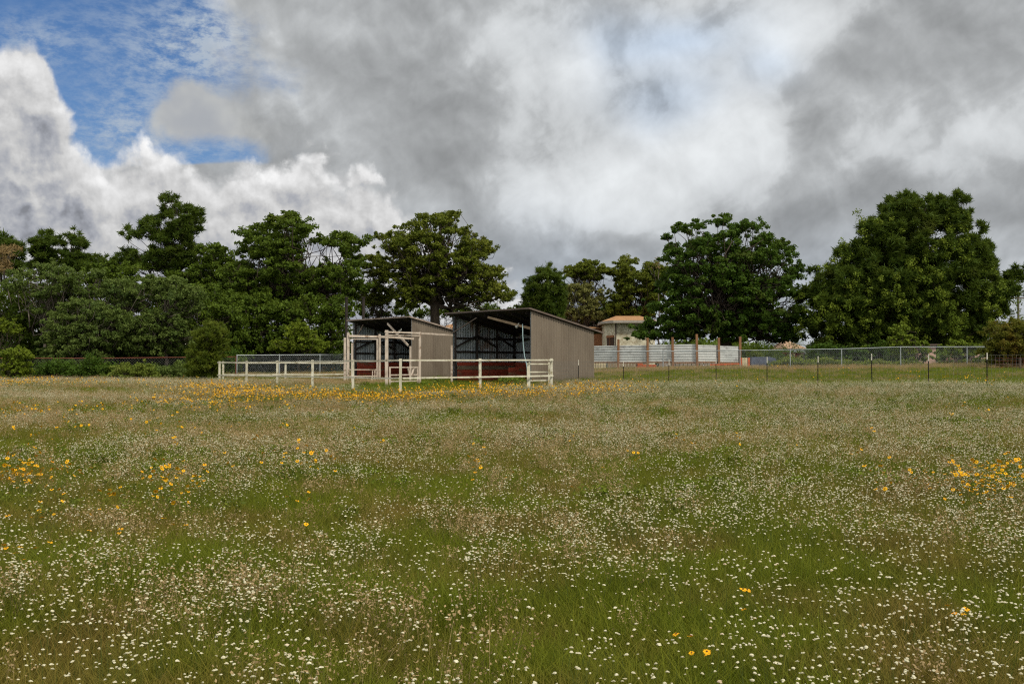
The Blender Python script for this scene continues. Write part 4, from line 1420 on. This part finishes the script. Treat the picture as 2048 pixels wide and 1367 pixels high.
tree('vine_shrub', [(690, 1000), (800, 960), (850, 1050), (980, 1090), (1000, 1200), (960, 1290), (900, 1250), (820, 1290), (700, 1200)], Z8, 70, 'vine',
     'light green vine hanging beside the pale pink wall', base=1845, clump=.30, dens=.6, n=45, leaf=.16, depth=.8, trunk_r=.05, cat='shrub')
tree('vine_shrub', [(1040, 1110), (1200, 1090), (1400, 1130), (1400, 1290), (1050, 1290)], Z8, 70.2, 'vine',
     'leafy tangle before the pink patches right of the fence post', base=1930, clump=.30, dens=.6, n=50, leaf=.15, depth=.8, trunk_r=.05, cat='shrub')
tree('bush', [(1370, 1010), (1440, 975), (1500, 960), (1600, 955), (1750, 960), (1800, 1290), (1400, 1290), (1390, 1150)], Z8, 60, 'rusty',
     'rust tinged olive bush at the far right edge', base=2020, clump=.44, dens=1.6, n=75, leaf=.14, depth=1.8, trunk_r=.10, cat='bush')
tree('shrub', [(150, 700), (230, 620), (330, 640), (420, 720), (400, 830), (170, 840)], (.1709, 1440, 650), 93, 'young',
     'sunlit yellow green shrub right of the last orange post', base=1500, clump=.45, dens=1.3, n=55, leaf=.15, depth=1.0, trunk_r=.06, cat='shrub')
tree('shrub', [(380, 320), (500, 320), (560, 360), (560, 420), (380, 440)], (.3, 1360, 600), 90, 'young',
     'olive shrub under the oak above the slate blue tank', base=1508, clump=.45, dens=1.0, n=55, leaf=.15, depth=.8, trunk_r=.05, cat='shrub')

tree('oak_tree', [(540, 530), (700, 505), (900, 530), (900, 700), (540, 660)], Z5, 79, 'oak',
     'deep green crown filling the dip left of the tallest pine', base=225, clump=.6, dens=1.4, n=70, leaf=.22, depth=1.8, trunk_r=.14)
tree('oak_tree', [(940, 420), (1000, 380), (1075, 400), (1120, 500), (1160, 600), (1150, 760), (940, 760)], Z6, 86, 'oak_bright',
     'airy tree joining the broad dark oak to the oak with the visible trunk', base=755, clump=.5, dens=.95, n=75, leaf=.18, depth=1.8, trunk_r=.13, holes=6)

# weedy growth along the fence lines
def hedge(px0, px1, py_top, Y, kind, label, n_cl, rad=.35, seed=0, leaf=.13, nn=50, depth=.8):
    rng = np.random.default_rng(900 + seed)
    px = rng.uniform(px0, px1, n_cl)
    x = (px - 1024) / F * Y
    y = Y + rng.uniform(-depth, depth, n_cl)
    zt = W3(0, py_top, Y)[2]
    z0 = gz(x, y)
    hh = np.maximum(.15, (zt - z0) * (.55 + .45 * np.sin(px * .05 + seed) ** 2))
    z = z0 + rng.uniform(.05, 1, n_cl) * hh
    V, Q, t = leaves(np.stack([x, y, z], 1), rad * rng.uniform(.6, 1.2, n_cl), nn, leaf, rng, 'leaf')
    return link('weeds', mesh_np('weeds', V, Q, t, [ML[kind]]), kind='stuff', label=label)


hedge(1545, 1680, 716, 68.5, 'weeds', 'rank green weeds piled against the grey chain link', 420, .33, 1)
hedge(1660, 1840, 722, 69.5, 'weeds', 'dark weeds behind the chain link under the big pine', 300, .35, 2)
hedge(-40, 470, 690, 69.5, 'oak_deep', 'dark undergrowth behind the rusty railed fence', 1500, .55, 3)
hedge(460, 720, 690, 78, 'oak_deep', 'dark undergrowth behind the left grey chain link', 800, .5, 4)
hedge(1480, 1680, 708, 99, 'oak', 'green garden growth far beyond the chain link', 500, .5, 5)
hedge(930, 1200, 700, 96, 'oak', 'undergrowth beyond the nearer shed', 200, .5, 6)
hedge(1280, 1630, 674, 100, 'oak', 'shaded garden growth under and behind the big round oak', 520, .6, 7)
hedge(75, 235, 712, 60.9, 'oak_deep', 'dark bushy growth spilling over the rusty railed fence', 260, .36, 8)
hedge(300, 400, 722, 60.9, 'scrub', 'pale bushy growth against the rusty railed fence', 110, .3, 9)
# far woods close the horizon
rng = np.random.default_rng(5)
nf = 5200
px = rng.uniform(-900, 2950, nf)
Yf = rng.uniform(150, 190, nf)
x = (px - 1024) / F * Yf
h = 1.5 + 3.2 * rng.uniform(0, 1, nf) ** .7 * (.75 + .3 * np.sin(px * .021) * np.sin(px * .0067 + 1))
h = np.where((px > 1585) & (px < 1650), h * .55, h)
V, Q, t = leaves(np.stack([x, Yf, gz(x, Yf) + h], 1), np.full(nf, 1.5), 26, .75, rng, 'leaf')
link('far_woods', mesh_np('far_woods', V, Q, t, [ML['oak']]), kind='stuff', label='distant dark woods closing the horizon')

# ------------------------------------------------------------------ meadow (instances are stuff: nobody could count them)
M_grass = leafmat('meadow_grass', (.082, .126, .006), (.188, .196, .016), (.215, .145, .040), trans=.35, big=.7, ccf=(.45, .66), instr=True)
M_lush = leafmat('mown_grass', (.105, .150, .012), (.180, .210, .025), (.24, .19, .06), trans=.35, big=.5, instr=True)
M_dry = leafmat('dry_stalks', (.28, .20, .10), (.43, .32, .17), (.36, .20, .11), trans=.2, big=.3, instr=True)
M_petal = leafmat('white_petals', (.42, .39, .25), (.74, .71, .54), (.58, .43, .30), trans=.2, big=6.0, ccf=(.55, .7), instr=True)
M_gold = leafmat('golden_petals', (.72, .34, .010), (.84, .52, .02), (.70, .24, .01), trans=.2, big=5.0, instr=True)
M_eye = mat('dark_flower_eye', (.10, .03, .012), (.06, .02, .01), 10)
M_stem = leafmat('flower_stems', (.055, .085, .015), (.10, .12, .035), trans=.2, instr=True)


def blades(rng, n, R_, h0, h1, w, lean=.35, seg=3, mat_i=0, droop=.35, x0=0, y0=0):
    a = rng.uniform(0, 2 * np.pi, n)
    r = R_ * np.sqrt(rng.uniform(0, 1, n))
    base = np.stack([x0 + r * np.cos(a), y0 + r * np.sin(a), np.full(n, -.03)], 1)
    h = rng.uniform(h0, h1, n)
    th = rng.uniform(0, 2 * np.pi, n)
    ld = np.stack([np.cos(th), np.sin(th), np.zeros(n)], 1)
    ln = rng.uniform(min(.05, lean * .5), lean, n)
    fa = th + np.pi / 2 + rng.normal(size=n) * .6
    sd_ = np.stack([np.cos(fa), np.sin(fa), np.zeros(n)], 1)
    ww = w * rng.uniform(.6, 1.3, n)
    V = []
    for k in range(seg):
        t = k / seg
        c = base + ld * (ln * h * (t + droop * t * t * 2))[:, None] + np.array([0, 0, 1.]) * (h * (t - .18 * droop * t * t))[:, None]
        hw_ = (ww * (1 - .55 * t) / 2)[:, None]
        V += [c - sd_ * hw_, c + sd_ * hw_]
    t = 1.0
    V.append(base + ld * (ln * h * (t + droop * 2))[:, None] + np.array([0, 0, 1.]) * (h * (t - .18 * droop))[:, None])
    V = np.stack(V, 1)                        # n, 2seg+1, 3
    m_ = 2 * seg + 1
    o_ = (np.arange(n) * m_)[:, None]
    Qs = [np.stack([o_[:, 0] + 2 * k, o_[:, 0] + 2 * k + 1, o_[:, 0] + 2 * k + 3, o_[:, 0] + 2 * k + 2], 1) for k in range(seg - 1)]
    Tr = np.stack([o_[:, 0] + 2 * seg - 2, o_[:, 0] + 2 * seg - 1, o_[:, 0] + 2 * seg], 1)
    tn = rng.uniform(0, 1, n)
    return V.reshape(-1, 3), np.concatenate(Qs), Tr, np.concatenate([np.tile(tn, seg - 1), tn])


def proto_mesh(name, parts, mats):
    """parts: list of (V, quads, tris, tint(for quads then tris), mat)"""
    Vs, Qs, Ts, tq, tt, mq, mt_, n = [], [], [], [], [], [], [], 0
    for V, Q, T, t, mi in parts:
        Vs.append(V)
        if len(Q):
            Qs.append(np.asarray(Q) + n)
            tq.append(t[:len(Q)])
            mq.append(np.full(len(Q), mi))
        if len(T):
            Ts.append(np.asarray(T) + n)
            tt.append(t[len(Q):])
            mt_.append(np.full(len(T), mi))
        n += len(V)
    f = []
    tint, mi = [], []
    if Qs:
        f.append(np.concatenate(Qs)); tint += tq; mi += mq
    if Ts:
        f.append(np.concatenate(Ts)); tint += tt; mi += mt_
    return mesh_np(name, np.concatenate(Vs), f, np.concatenate(tint), mats, np.concatenate(mi))


def coll_of(name, meshes):
    c = bpy.data.collections.new(name)
    for i, me in enumerate(meshes):
        o = bpy.data.objects.new('%s_%02d' % (name, i), me)
        c.objects.link(o)
    return c


def scatter(name, pts, rot, scl, idx, coll, label, kind='stuff'):
    me = bpy.data.meshes.new(name)
    me.vertices.add(len(pts))
    me.vertices.foreach_set('co', np.asarray(pts, np.float32).ravel())
    for an, ty, dat in (('rot', 'FLOAT_VECTOR', rot), ('scl', 'FLOAT', scl), ('pick', 'INT', idx)):
        a = me.attributes.new(an, ty, 'POINT')
        if ty == 'FLOAT_VECTOR':
            a.data.foreach_set('vector', np.asarray(dat, np.float32).ravel())
        else:
            a.data.foreach_set('value', np.asarray(dat, np.float32 if ty == 'FLOAT' else np.int32))
    o = link(name, me, kind=kind, label=label)
    ng = bpy.data.node_groups.new(name, 'GeometryNodeTree')
    ng.interface.new_socket('Geometry', in_out='INPUT', socket_type='NodeSocketGeometry')
    ng.interface.new_socket('Geometry', in_out='OUTPUT', socket_type='NodeSocketGeometry')
    N = ng.nodes
    gi, go = N.new('NodeGroupInput'), N.new('NodeGroupOutput')
    ci = N.new('GeometryNodeCollectionInfo')
    ci.inputs['Collection'].default_value = coll
    ci.inputs['Separate Children'].default_value = True
    ci.inputs['Reset Children'].default_value = True
    ip = N.new('GeometryNodeInstanceOnPoints')
    ip.inputs['Pick Instance'].default_value = True
    def na(nm, ty):
        q = N.new('GeometryNodeInputNamedAttribute')
        q.data_type = ty
        q.inputs['Name'].default_value = nm
        return q.outputs[0]
    ng.links.new(gi.outputs[0], ip.inputs['Points'])
    ng.links.new(ci.outputs[0], ip.inputs['Instance'])
    ng.links.new(na('pick', 'INT'), ip.inputs['Instance Index'])
    er = N.new('FunctionNodeEulerToRotation')
    ng.links.new(na('rot', 'FLOAT_VECTOR'), er.inputs[0])
    ng.links.new(er.outputs[0], ip.inputs['Rotation'])
    ng.links.new(na('scl', 'FLOAT'), ip.inputs['Scale'])
    ng.links.new(ip.outputs[0], go.inputs[0])
    md = o.modifiers.new('scatter', 'NODES')
    md.node_group = ng
    return o


def vnoise(x, y, f, seed):
    """value noise in 0..1"""
    r = np.random.default_rng(seed).uniform(0, 1, (64, 64))
    x, y = x * f + 31.7, y * f + 17.3
    i, j = np.floor(x).astype(int), np.floor(y).astype(int)
    u, v = x - i, y - j
    u, v = u * u * (3 - 2 * u), v * v * (3 - 2 * v)
    a, b2, c, d = r[i % 64, j % 64], r[(i + 1) % 64, j % 64], r[i % 64, (j + 1) % 64], r[(i + 1) % 64, (j + 1) % 64]
    return a * (1 - u) * (1 - v) + b2 * u * (1 - v) + c * (1 - u) * v + d * u * v


def fbm(x, y, f, seed):
    return .5 * vnoise(x, y, f, seed) + .28 * vnoise(x, y, f * 2.1, seed + 1) + .22 * vnoise(x, y, f * 4.3, seed + 2)


rng = np.random.default_rng(11)


def wedge(dens, y0, y1, pad=2.5, k=.54):
    """uniform random points over the visible wedge between two depths"""
    area = k * (y1 * y1 - y0 * y0) + 2 * pad * (y1 - y0)
    n = int(area * dens)
    y = rng.uniform(y0, y1, n * 2)
    w = k * y + pad
    keep = rng.uniform(0, (k * y1 + pad), n * 2) < w
    y = y[keep]
    w = w[keep]
    return rng.uniform(-1, 1, len(y)) * w, y


def shed_free(x, y):
    ok = np.ones(len(x), bool)
    for C_ in (A, Bc):
        l = (x - C_[0]) * -.67 + (y - C_[1]) * .742
        bk = (x - C_[0]) * .742 + (y - C_[1]) * .67
        ok &= ~((l > 0) & (l < 5.92) & (bk > .1) & (bk < 4.2))
    return ok


def meadow_edge(x):
    """depth where the flower meadow ends"""
    return np.interp(x, [-40, -12, -6, -3.5, 0, 3, 20, 26], [60, 53, 41.5, 37.8, 41.5, 46.5, 39.5, 38.0])


def inside_pen(x, y):
    u = np.stack([x - P5[0], y - P5[1]], 1)
    a_ = u @ (dl / np.linalg.norm(dl))
    b_ = u @ (dr / np.linalg.norm(dr))
    return (a_ > 0) & (b_ > 0) & (a_ < 20) & (b_ < 8.5)


# grass patches
gp = []
for i in range(8):
    r_ = np.random.default_rng(50 + i)
    V, Q, T, t = blades(r_, 210, .24, .08, .30, .0036, 1.0)
    V2, Q2, T2, t2 = blades(r_, 50, .24, .06, .16, .007, 1.1, droop=.6)
    gp.append(proto_mesh('grass_patch', [(V, Q, T, t, 0), (V2, Q2, T2, t2, 0)], [M_grass]))
gcol = coll_of('grass_patch', gp)
xs, ys = [], []
for d_, a_, b2 in ((26, 2.2, 10), (20, 10, 22), (15, 22, 60)):
    x, y = wedge(d_, a_, b2)
    xs.append(x); ys.append(y)
x, y = np.concatenate(xs), np.concatenate(ys)
k = shed_free(x, y) & (y < meadow_edge(x) + 1.0)
x, y = x[k], y[k]
n = len(x)
rot = np.stack([rng.normal(size=n) * .08, rng.normal(size=n) * .08, rng.uniform(0, 6.28, n)], 1)
scl = (.45 + 1.1 * (.5 * fbm(x, y, .35, 3) + .5 * fbm(x, y, 1.6, 8))) * rng.uniform(.75, 1.25, n)
scatter('meadow_grass', np.stack([x, y, gz(x, y)], 1), rot, scl, rng.integers(0, 8, n), gcol, 'thick green meadow grass')

# greener short grass beyond the flowers
lp_ = []
for i in range(4):
    r_ = np.random.default_rng(80 + i)
    V, Q, T, t = blades(r_, 220, .36, .08, .26, .008, .7)
    lp_.append(proto_mesh('lush_patch', [(V, Q, T, t, 0)], [M_lush]))
lcol = coll_of('lush_patch', lp_)
x, y = wedge(8, 37, 86)
k = shed_free(x, y) & (y > meadow_edge(x)) & ((y < 72) | (x < 45))
x, y = x[k], y[k]
n = len(x)
rot = np.stack([rng.normal(size=n) * .05, rng.normal(size=n) * .05, rng.uniform(0, 6.28, n)], 1)
scatter('paddock_grass', np.stack([x, y, gz(x, y)], 1), rot, rng.uniform(.7, 1.2, n), rng.integers(0, 4, n), lcol, 'greener short grass beyond the flower meadow')

# rank grass growing up against walls and posts
bx_, by_ = [], []
for C_ in (A, Bc):
    for (l0, b0, l1, b1, k_) in ((0, 0, 0, 4.33, 46), (0, -.1, 5.9, -.1, 40), (-.3, -.2, -.2, 4.4, 30)):
        t = rng.uniform(0, 1, k_)
        l_, b3 = l0 + (l1 - l0) * t, b0 + (b1 - b0) * t
        if l0 == 0 and l1 == 0:
            l_ = l_ - .12 - rng.uniform(0, .25, k_)
        bx_.append(C_[0] - .67 * l_ + .742 * b3)
        by_.append(C_[1] + .742 * l_ + .67 * b3 - .1)
for q in left_pts + right_pts + rear + [(pe[0], pe[1]), (pg[0], pg[1]), (ph[0], ph[1]), (pa[0], pa[1]), (pd_[0], pd_[1]), (pf[0], pf[1])] + [(w_[0], w_[1]) for w_ in tops]:
    bx_.append(q[0] + rng.normal(size=5) * .18)
    by_.append(q[1] - .1 + rng.normal(size=5) * .15)
x, y = np.concatenate(bx_), np.concatenate(by_)
n = len(x)
rot = np.stack([rng.normal(size=n) * .1, rng.normal(size=n) * .1, rng.uniform(0, 6.28, n)], 1)
scatter('tall_grass', np.stack([x, y, gz(x, y)], 1), rot, rng.uniform(1.0, 1.9, n), rng.integers(0, 4, n), lcol, 'rank grass standing against shed walls and fence posts')

# dry seed stalks
dp = []
for i in range(6):
    r_ = np.random.default_rng(120 + i)
    V, Q, T, t = blades(r_, 26, .20, .22, .44, .0022, .5, droop=.3)
    parts = [(V, Q, T, t, 0)]
    tips = V.reshape(26, -1, 3)[:, -1]
    mids = V.reshape(26, -1, 3)[:, 4]
    for tt_ in np.linspace(.15, 1.0, 6):
        c = mids + (tips - mids) * tt_ + r_.normal(size=(26, 3)) * .012
        Vl, Ql, tl = leaves(c, np.full(26, .02), 2, .016, r_, 'leaf')
        parts.append((Vl, Ql, np.zeros((0, 3), int), tl, 0))
    dp.append(proto_mesh('dry_stalk_patch', parts, [M_dry]))
dcol = coll_of('dry_stalk_patch', dp)
x, y = wedge(9, 2.4, 62)
dd = fbm(x, y, .16, 21)
pr_ = np.clip((dd - .36) * 3.2, .06, 1) * np.interp(y, [3, 9, 16, 30, 60], [.28, .44, .72, .85, .9])
band = np.exp(-((y - 70) / 8) ** 2)
k = shed_free(x, y) & (y < meadow_edge(x) + .5) & (rng.uniform(0, 1, len(x)) < pr_)
x, y = x[k], y[k]
# tan fringe along the far fence and inside the pen
x2, y2 = wedge(5, 44, 74)
k = shed_free(x2, y2) & (y2 > meadow_edge(x2)) & ((rng.uniform(0, 1, len(x2)) < .16 * (fbm(x2, y2, .3, 5) > .45)) | (np.abs(y2 - np.interp(x2, [-30, 0, 10, 30], [61, 68, 67, 60])) < 3.2) | (inside_pen(x2, y2) & (y2 > 46) & (x2 < -6)))
x, y = np.concatenate([x, x2[k]]), np.concatenate([y, y2[k]])
n = len(x)
rot = np.stack([rng.normal(size=n) * .1, rng.normal(size=n) * .1, rng.uniform(0, 6.28, n)], 1)
scatter('dry_stalks', np.stack([x, y, gz(x, y)], 1), rot, rng.uniform(.7, 1.15, n), rng.integers(0, 6, n), dcol, 'tan dry seed stalks standing through the meadow')


wp = []
for i in range(5):
    r_ = np.random.default_rng(400 + i)
    cc_ = np.stack([r_.normal(size=14) * .07, r_.normal(size=14) * .07, r_.uniform(.03, .24, 14)], 1)
    V, Q, t = leaves(cc_, np.full(14, .05), 9, .036, r_, 'leaf')
    V2, Q2, T2, t2 = blades(r_, 7, .04, .12, .26, .005, .4)
    wp.append(proto_mesh('broad_weed', [(V, Q, np.zeros((0, 3), int), t, 0), (V2, Q2, T2, t2, 0)], [ML['young'] if i % 2 else ML['oak_bright']]))
wcol = coll_of('broad_weed', wp)
x, y = wedge(7, 2.4, 34)
k = (y > 9) & (fbm(x, y, .9, 61) > .52) & (rng.uniform(0, 1, len(x)) < .6)
x, y = x[k], y[k]
n = len(x)
rot = np.stack([rng.normal(size=n) * .1, rng.normal(size=n) * .1, rng.uniform(0, 6.28, n)], 1)
scatter('meadow_weeds', np.stack([x, y, gz(x, y)], 1), rot, rng.uniform(.7, 1.35, n), rng.integers(0, 5, n), wcol, 'small broad leaved weeds among the meadow grass')


# flowers
def head_dome(r_, c, rad, hgt):
    """small irregular domed flower head"""
    V, Q, T = [], [], []
    for ring, (rr, zz) in enumerate(((1.0, 0.0), (.92, .5), (.5, .95))):
        for k_ in range(8):
            a_ = k_ * math.pi / 4 + ring * .2
            q = rr * rad * (1 + .24 * r_.normal())
            V.append((c[0] + q * math.cos(a_), c[1] + q * math.sin(a_), c[2] + zz * hgt))
    V.append((c[0], c[1], c[2] + hgt))
    V.append((c[0], c[1], c[2] - hgt * .5))
    for ring in range(2):
        for k_ in range(8):
            a_, b2 = ring * 8 + k_, ring * 8 + (k_ + 1) % 8
            Q.append((a_, b2, b2 + 8, a_ + 8))
    for k_ in range(8):
        T.append((16 + k_, 16 + (k_ + 1) % 8, 24))
        T.append((k_, 25, (k_ + 1) % 8))
    return np.array(V), np.array(Q), np.array(T), np.clip(r_.uniform(0, 1) + r_.normal(size=len(Q) + len(T)) * .3, 0, 1)


fp = []
for i in range(12):
    r_ = np.random.default_rng(200 + i)
    nh = [1, 1, 2, 2, 3, 3, 4, 5, 2, 1, 3, 6][i]
    parts = []
    for j in range(nh):
        a_, rr = r_.uniform(0, 6.28), .055 * math.sqrt(r_.uniform()) * (1 if nh > 1 else 0)
        c = np.array([rr * math.cos(a_), rr * math.sin(a_), r_.uniform(.22, .38)])
        V, Q, T, t = blades(r_, 1, .003, c[2], c[2] + .001, .0025, .02, droop=0, x0=c[0] * .7, y0=c[1] * .7)
        V[-1] = c
        parts.append((V, Q, T, t, 1))
        parts.append((*head_dome(r_, c, r_.uniform(.0042, .0080), r_.uniform(.0035, .007)), 0))
    fp.append(proto_mesh('white_flower', parts, [M_petal, M_stem]))
fcol = coll_of('white_flower', fp)
x, y = wedge(125, 2.4, 60)
den = fbm(x, y, .30, 41) * .45 + fbm(x, y, 1.2, 45) * .3 + fbm(x, y, 3.4, 47) * .25
bias = np.interp(y, [3, 7, 12, 20, 34, 50], [.06, .06, .03, .01, .015, .04]) + .045 * np.clip(x / np.maximum(y, 1) / .5, -1, 1)
pr_ = np.clip((den + bias - .43) * 4.6, .03, 1.0)
k = shed_free(x, y) & (y < meadow_edge(x) - .6) & (rng.uniform(0, 1, len(x)) < pr_)
x, y = x[k], y[k]
n = len(x)
rot = np.stack([rng.normal(size=n) * .12, rng.normal(size=n) * .12, rng.uniform(0, 6.28, n)], 1)
scatter('white_wildflowers', np.stack([x, y, gz(x, y)], 1), rot, rng.uniform(.75, 1.2, n), rng.integers(0, 12, n), fcol, 'small white wildflower heads all over the meadow')
print('white flowers', n)

op = []
for i in range(8):
    r_ = np.random.default_rng(300 + i)
    nh = [1, 1, 2, 1, 2, 3, 1, 2][i]
    parts = []
    for j in range(nh):
        a_, rr = r_.uniform(0, 6.28), .07 * math.sqrt(r_.uniform()) * (1 if nh > 1 else 0)
        c = np.array([rr * math.cos(a_), rr * math.sin(a_), r_.uniform(.34, .52)])
        V, Q, T, t = blades(r_, 1, .003, c[2], c[2] + .001, .0035, .02, droop=0, x0=c[0] * .7, y0=c[1] * .7)
        V[-1] = c
        parts.append((V, Q, T, t, 1))
        tl = r_.normal(size=2) * .35
        nrm = np.array([tl[0], tl[1] - .35, 1.0])
        nrm /= np.linalg.norm(nrm)
        ux = np.cross(nrm, (0, 1, .1))
        ux /= np.linalg.norm(ux)
        uy = np.cross(nrm, ux)
        Vp, Qp = [], []
        L_ = r_.uniform(.017, .025)
        for k_ in range(9):
            a_ = k_ * 2 * math.pi / 9 + r_.normal() * .06
            d_ = math.cos(a_) * ux + math.sin(a_) * uy
            s_ = -math.sin(a_) * ux + math.cos(a_) * uy
            dr_ = r_.uniform(-.25, .15)
            q0 = len(Vp)
            Vp += [c + d_ * .004 - s_ * .003, c + d_ * .004 + s_ * .003, c + d_ * L_ * .65 + s_ * .0085 + nrm * dr_ * L_ * .4, c + d_ * L_ * 1.0 + s_ * .003 + nrm * dr_ * L_,
                   c + d_ * L_ * 1.0 - s_ * .003 + nrm * dr_ * L_, c + d_ * L_ * .65 - s_ * .0085 + nrm * dr_ * L_ * .4]
            Qp += [(q0, q0 + 1, q0 + 2, q0 + 5), (q0 + 5, q0 + 2, q0 + 3, q0 + 4)]
        parts.append((np.array(Vp), np.array(Qp), np.zeros((0, 3), int), r_.uniform(0, 1, len(Qp)), 0))
        parts.append((*head_dome(r_, c + nrm * .001, .0056, .006), 2))
    V, Q, T, t = blades(r_, 10, .05, .12, .3, .008, .6)
    parts.append((V, Q, T, t, 1))
    op.append(proto_mesh('golden_flower', parts, [M_gold, M_stem, M_eye]))
ocol = coll_of('golden_flower', op)
# drifts: (px, py, sigma across px, sigma in depth m, count)
drifts = [(60, 948, 55, .35, 34), (45, 940, 20, .2, 8), (330, 950, 14, .3, 9), (325, 975, 16, .2, 6), (385, 965, 12, .4, 7), (270, 990, 40, .8, 6), (600, 925, 16, .4, 9), (530, 925, 30, 1.2, 9), (700, 915, 60, 2.0, 10),
          (620, 885, 200, 2.5, 12), (300, 860, 120, 3, 22), (40, 822, 45, 1.0, 70), (170, 820, 60, 1.5, 25), (120, 870, 120, 2, 18), (15, 1030, 14, .2, 3), (20, 1078, 20, .08, 6), (60, 1096, 14, .06, 2), (175, 1050, 10, .1, 1),
          (125, 1065, 8, .1, 1), (80, 1015, 12, .25, 5), (320, 1035, 25, .2, 3), (245, 1045, 14, .2, 2), (190, 1000, 20, .3, 3), (1975, 960, 40, .5, 48), (2030, 945, 25, .4, 18), (1955, 985, 40, .3, 8), (1760, 940, 20, .4, 5), (1370, 885, 14, .6, 5), (1140, 885, 60, 2, 6),
          (1480, 1172, 14, .05, 3), (1410, 1243, 22, .05, 5), (1905, 1180, 22, .06, 5), (1480, 1180, 10, .06, 1), (1850, 960, 60, .8, 7), (960, 935, 40, .8, 4), (1985, 845, 60, 2, 8), (1090, 790, 70, 1.0, 70),
          (940, 775, 60, 1.2, 170), (1010, 785, 70, 1.0, 120), (1180, 778, 50, 1.0, 120), (1240, 770, 60, 1.6, 60), (870, 785, 70, .7, 110), (800, 797, 60, .5, 80), (740, 795, 60, .6, 110), (660, 790, 60, .8, 110), (600, 790, 50, 1.0, 90),
          (520, 782, 50, 1.5, 140), (455, 785, 50, 1.5, 170), (415, 772, 40, 1.5, 150), (450, 805, 50, 1.2, 60), (350, 800, 60, 2, 40), (560, 810, 150, 2, 40), (30, 764, 40, 1.2, 150), (130, 765, 60, 1.2, 70), (260, 764, 70, 1.5, 40), (640, 738, 30, .6, 30), (600, 733, 60, .6, 20),
          (1560, 735, 20, .5, 22), (1700, 742, 50, 1, 15), (1850, 748, 120, 4, 60), (1950, 760, 60, 3, 30), (1500, 755, 160, 4, 25)]
xs, ys = [], []
for px, py, sx, sy, c_ in drifts:
    gx_, gy_ = ground_hit(px, py, .38)
    if 925 < py < 1000:
        c_ = int(c_ * 1.7)
        sy = sy * .8
    if py > 750 and py < 812:
        c_ = int(c_ * 2.4)
    xs.append(gx_ + rng.normal(size=c_) * sx / F * gy_)
    ys.append(gy_ + rng.normal(size=c_) * sy)
x, y = np.concatenate(xs), np.concatenate(ys)
x3, y3 = wedge(.22, 9, 46)
k = (fbm(x3, y3, .2, 77) > .5) & (y3 < meadow_edge(x3))
x, y = np.concatenate([x, x3[k]]), np.concatenate([y, y3[k]])
k = shed_free(x, y) & ~(inside_pen(x, y) & (y < 46))
x, y = x[k], y[k]
n = len(x)
rot = np.stack([rng.normal(size=n) * .15, rng.normal(size=n) * .15, rng.uniform(0, 6.28, n)], 1)
scatter('golden_wildflowers', np.stack([x, y, gz(x, y)], 1), rot, rng.uniform(.8, 1.25, n) * np.interp(y, [4, 7, 12], [.62, .8, 1.0]), np.where(y < 8, 0, rng.integers(0, 8, n)), ocol, 'golden orange dark eyed wildflowers in drifts')

# weeds at the fences' feet
def tallweeds(px0, px1, py, n_, h, seed, kind='weeds'):
    hx0, hy0 = ground_hit(px0, py, 0)
    hx1, hy1 = ground_hit(px1, py, 0)
    r_ = np.random.default_rng(seed)
    t = r_.uniform(0, 1, n_)
    cx_, cy_ = hx0 + (hx1 - hx0) * t, hy0 + (hy1 - hy0) * t + r_.normal(size=n_) * .35
    cz = gz(cx_, cy_) + r_.uniform(.05, 1, n_) * h
    V, Q, tt_ = leaves(np.stack([cx_, cy_, cz], 1), np.full(n_, .16), 36, .085, r_, 'leaf')
    link('weeds', mesh_np('weeds', V, Q, tt_, [ML[kind]]), kind='stuff', label='leafy green weeds at the foot of the shed')


tallweeds(1000, 1050, 775, 90, .45, 31)
tallweeds(865, 885, 772, 26, .45, 32)
tallweeds(700, 870, 776, 160, .22, 33, 'young')
print('crowns', CROWNS, sum(c[2] for c in CROWNS))
S.render.engine = 'CYCLES'
S.cycles.use_denoising = False
S.cycles.filter_width = 1.2
S.cycles.max_bounces = 6
S.cycles.diffuse_bounces = 3
S.cycles.transmission_bounces = 3
S.cycles.transparent_max_bounces = 4
S.cycles.caustics_reflective = False
S.cycles.caustics_refractive = False
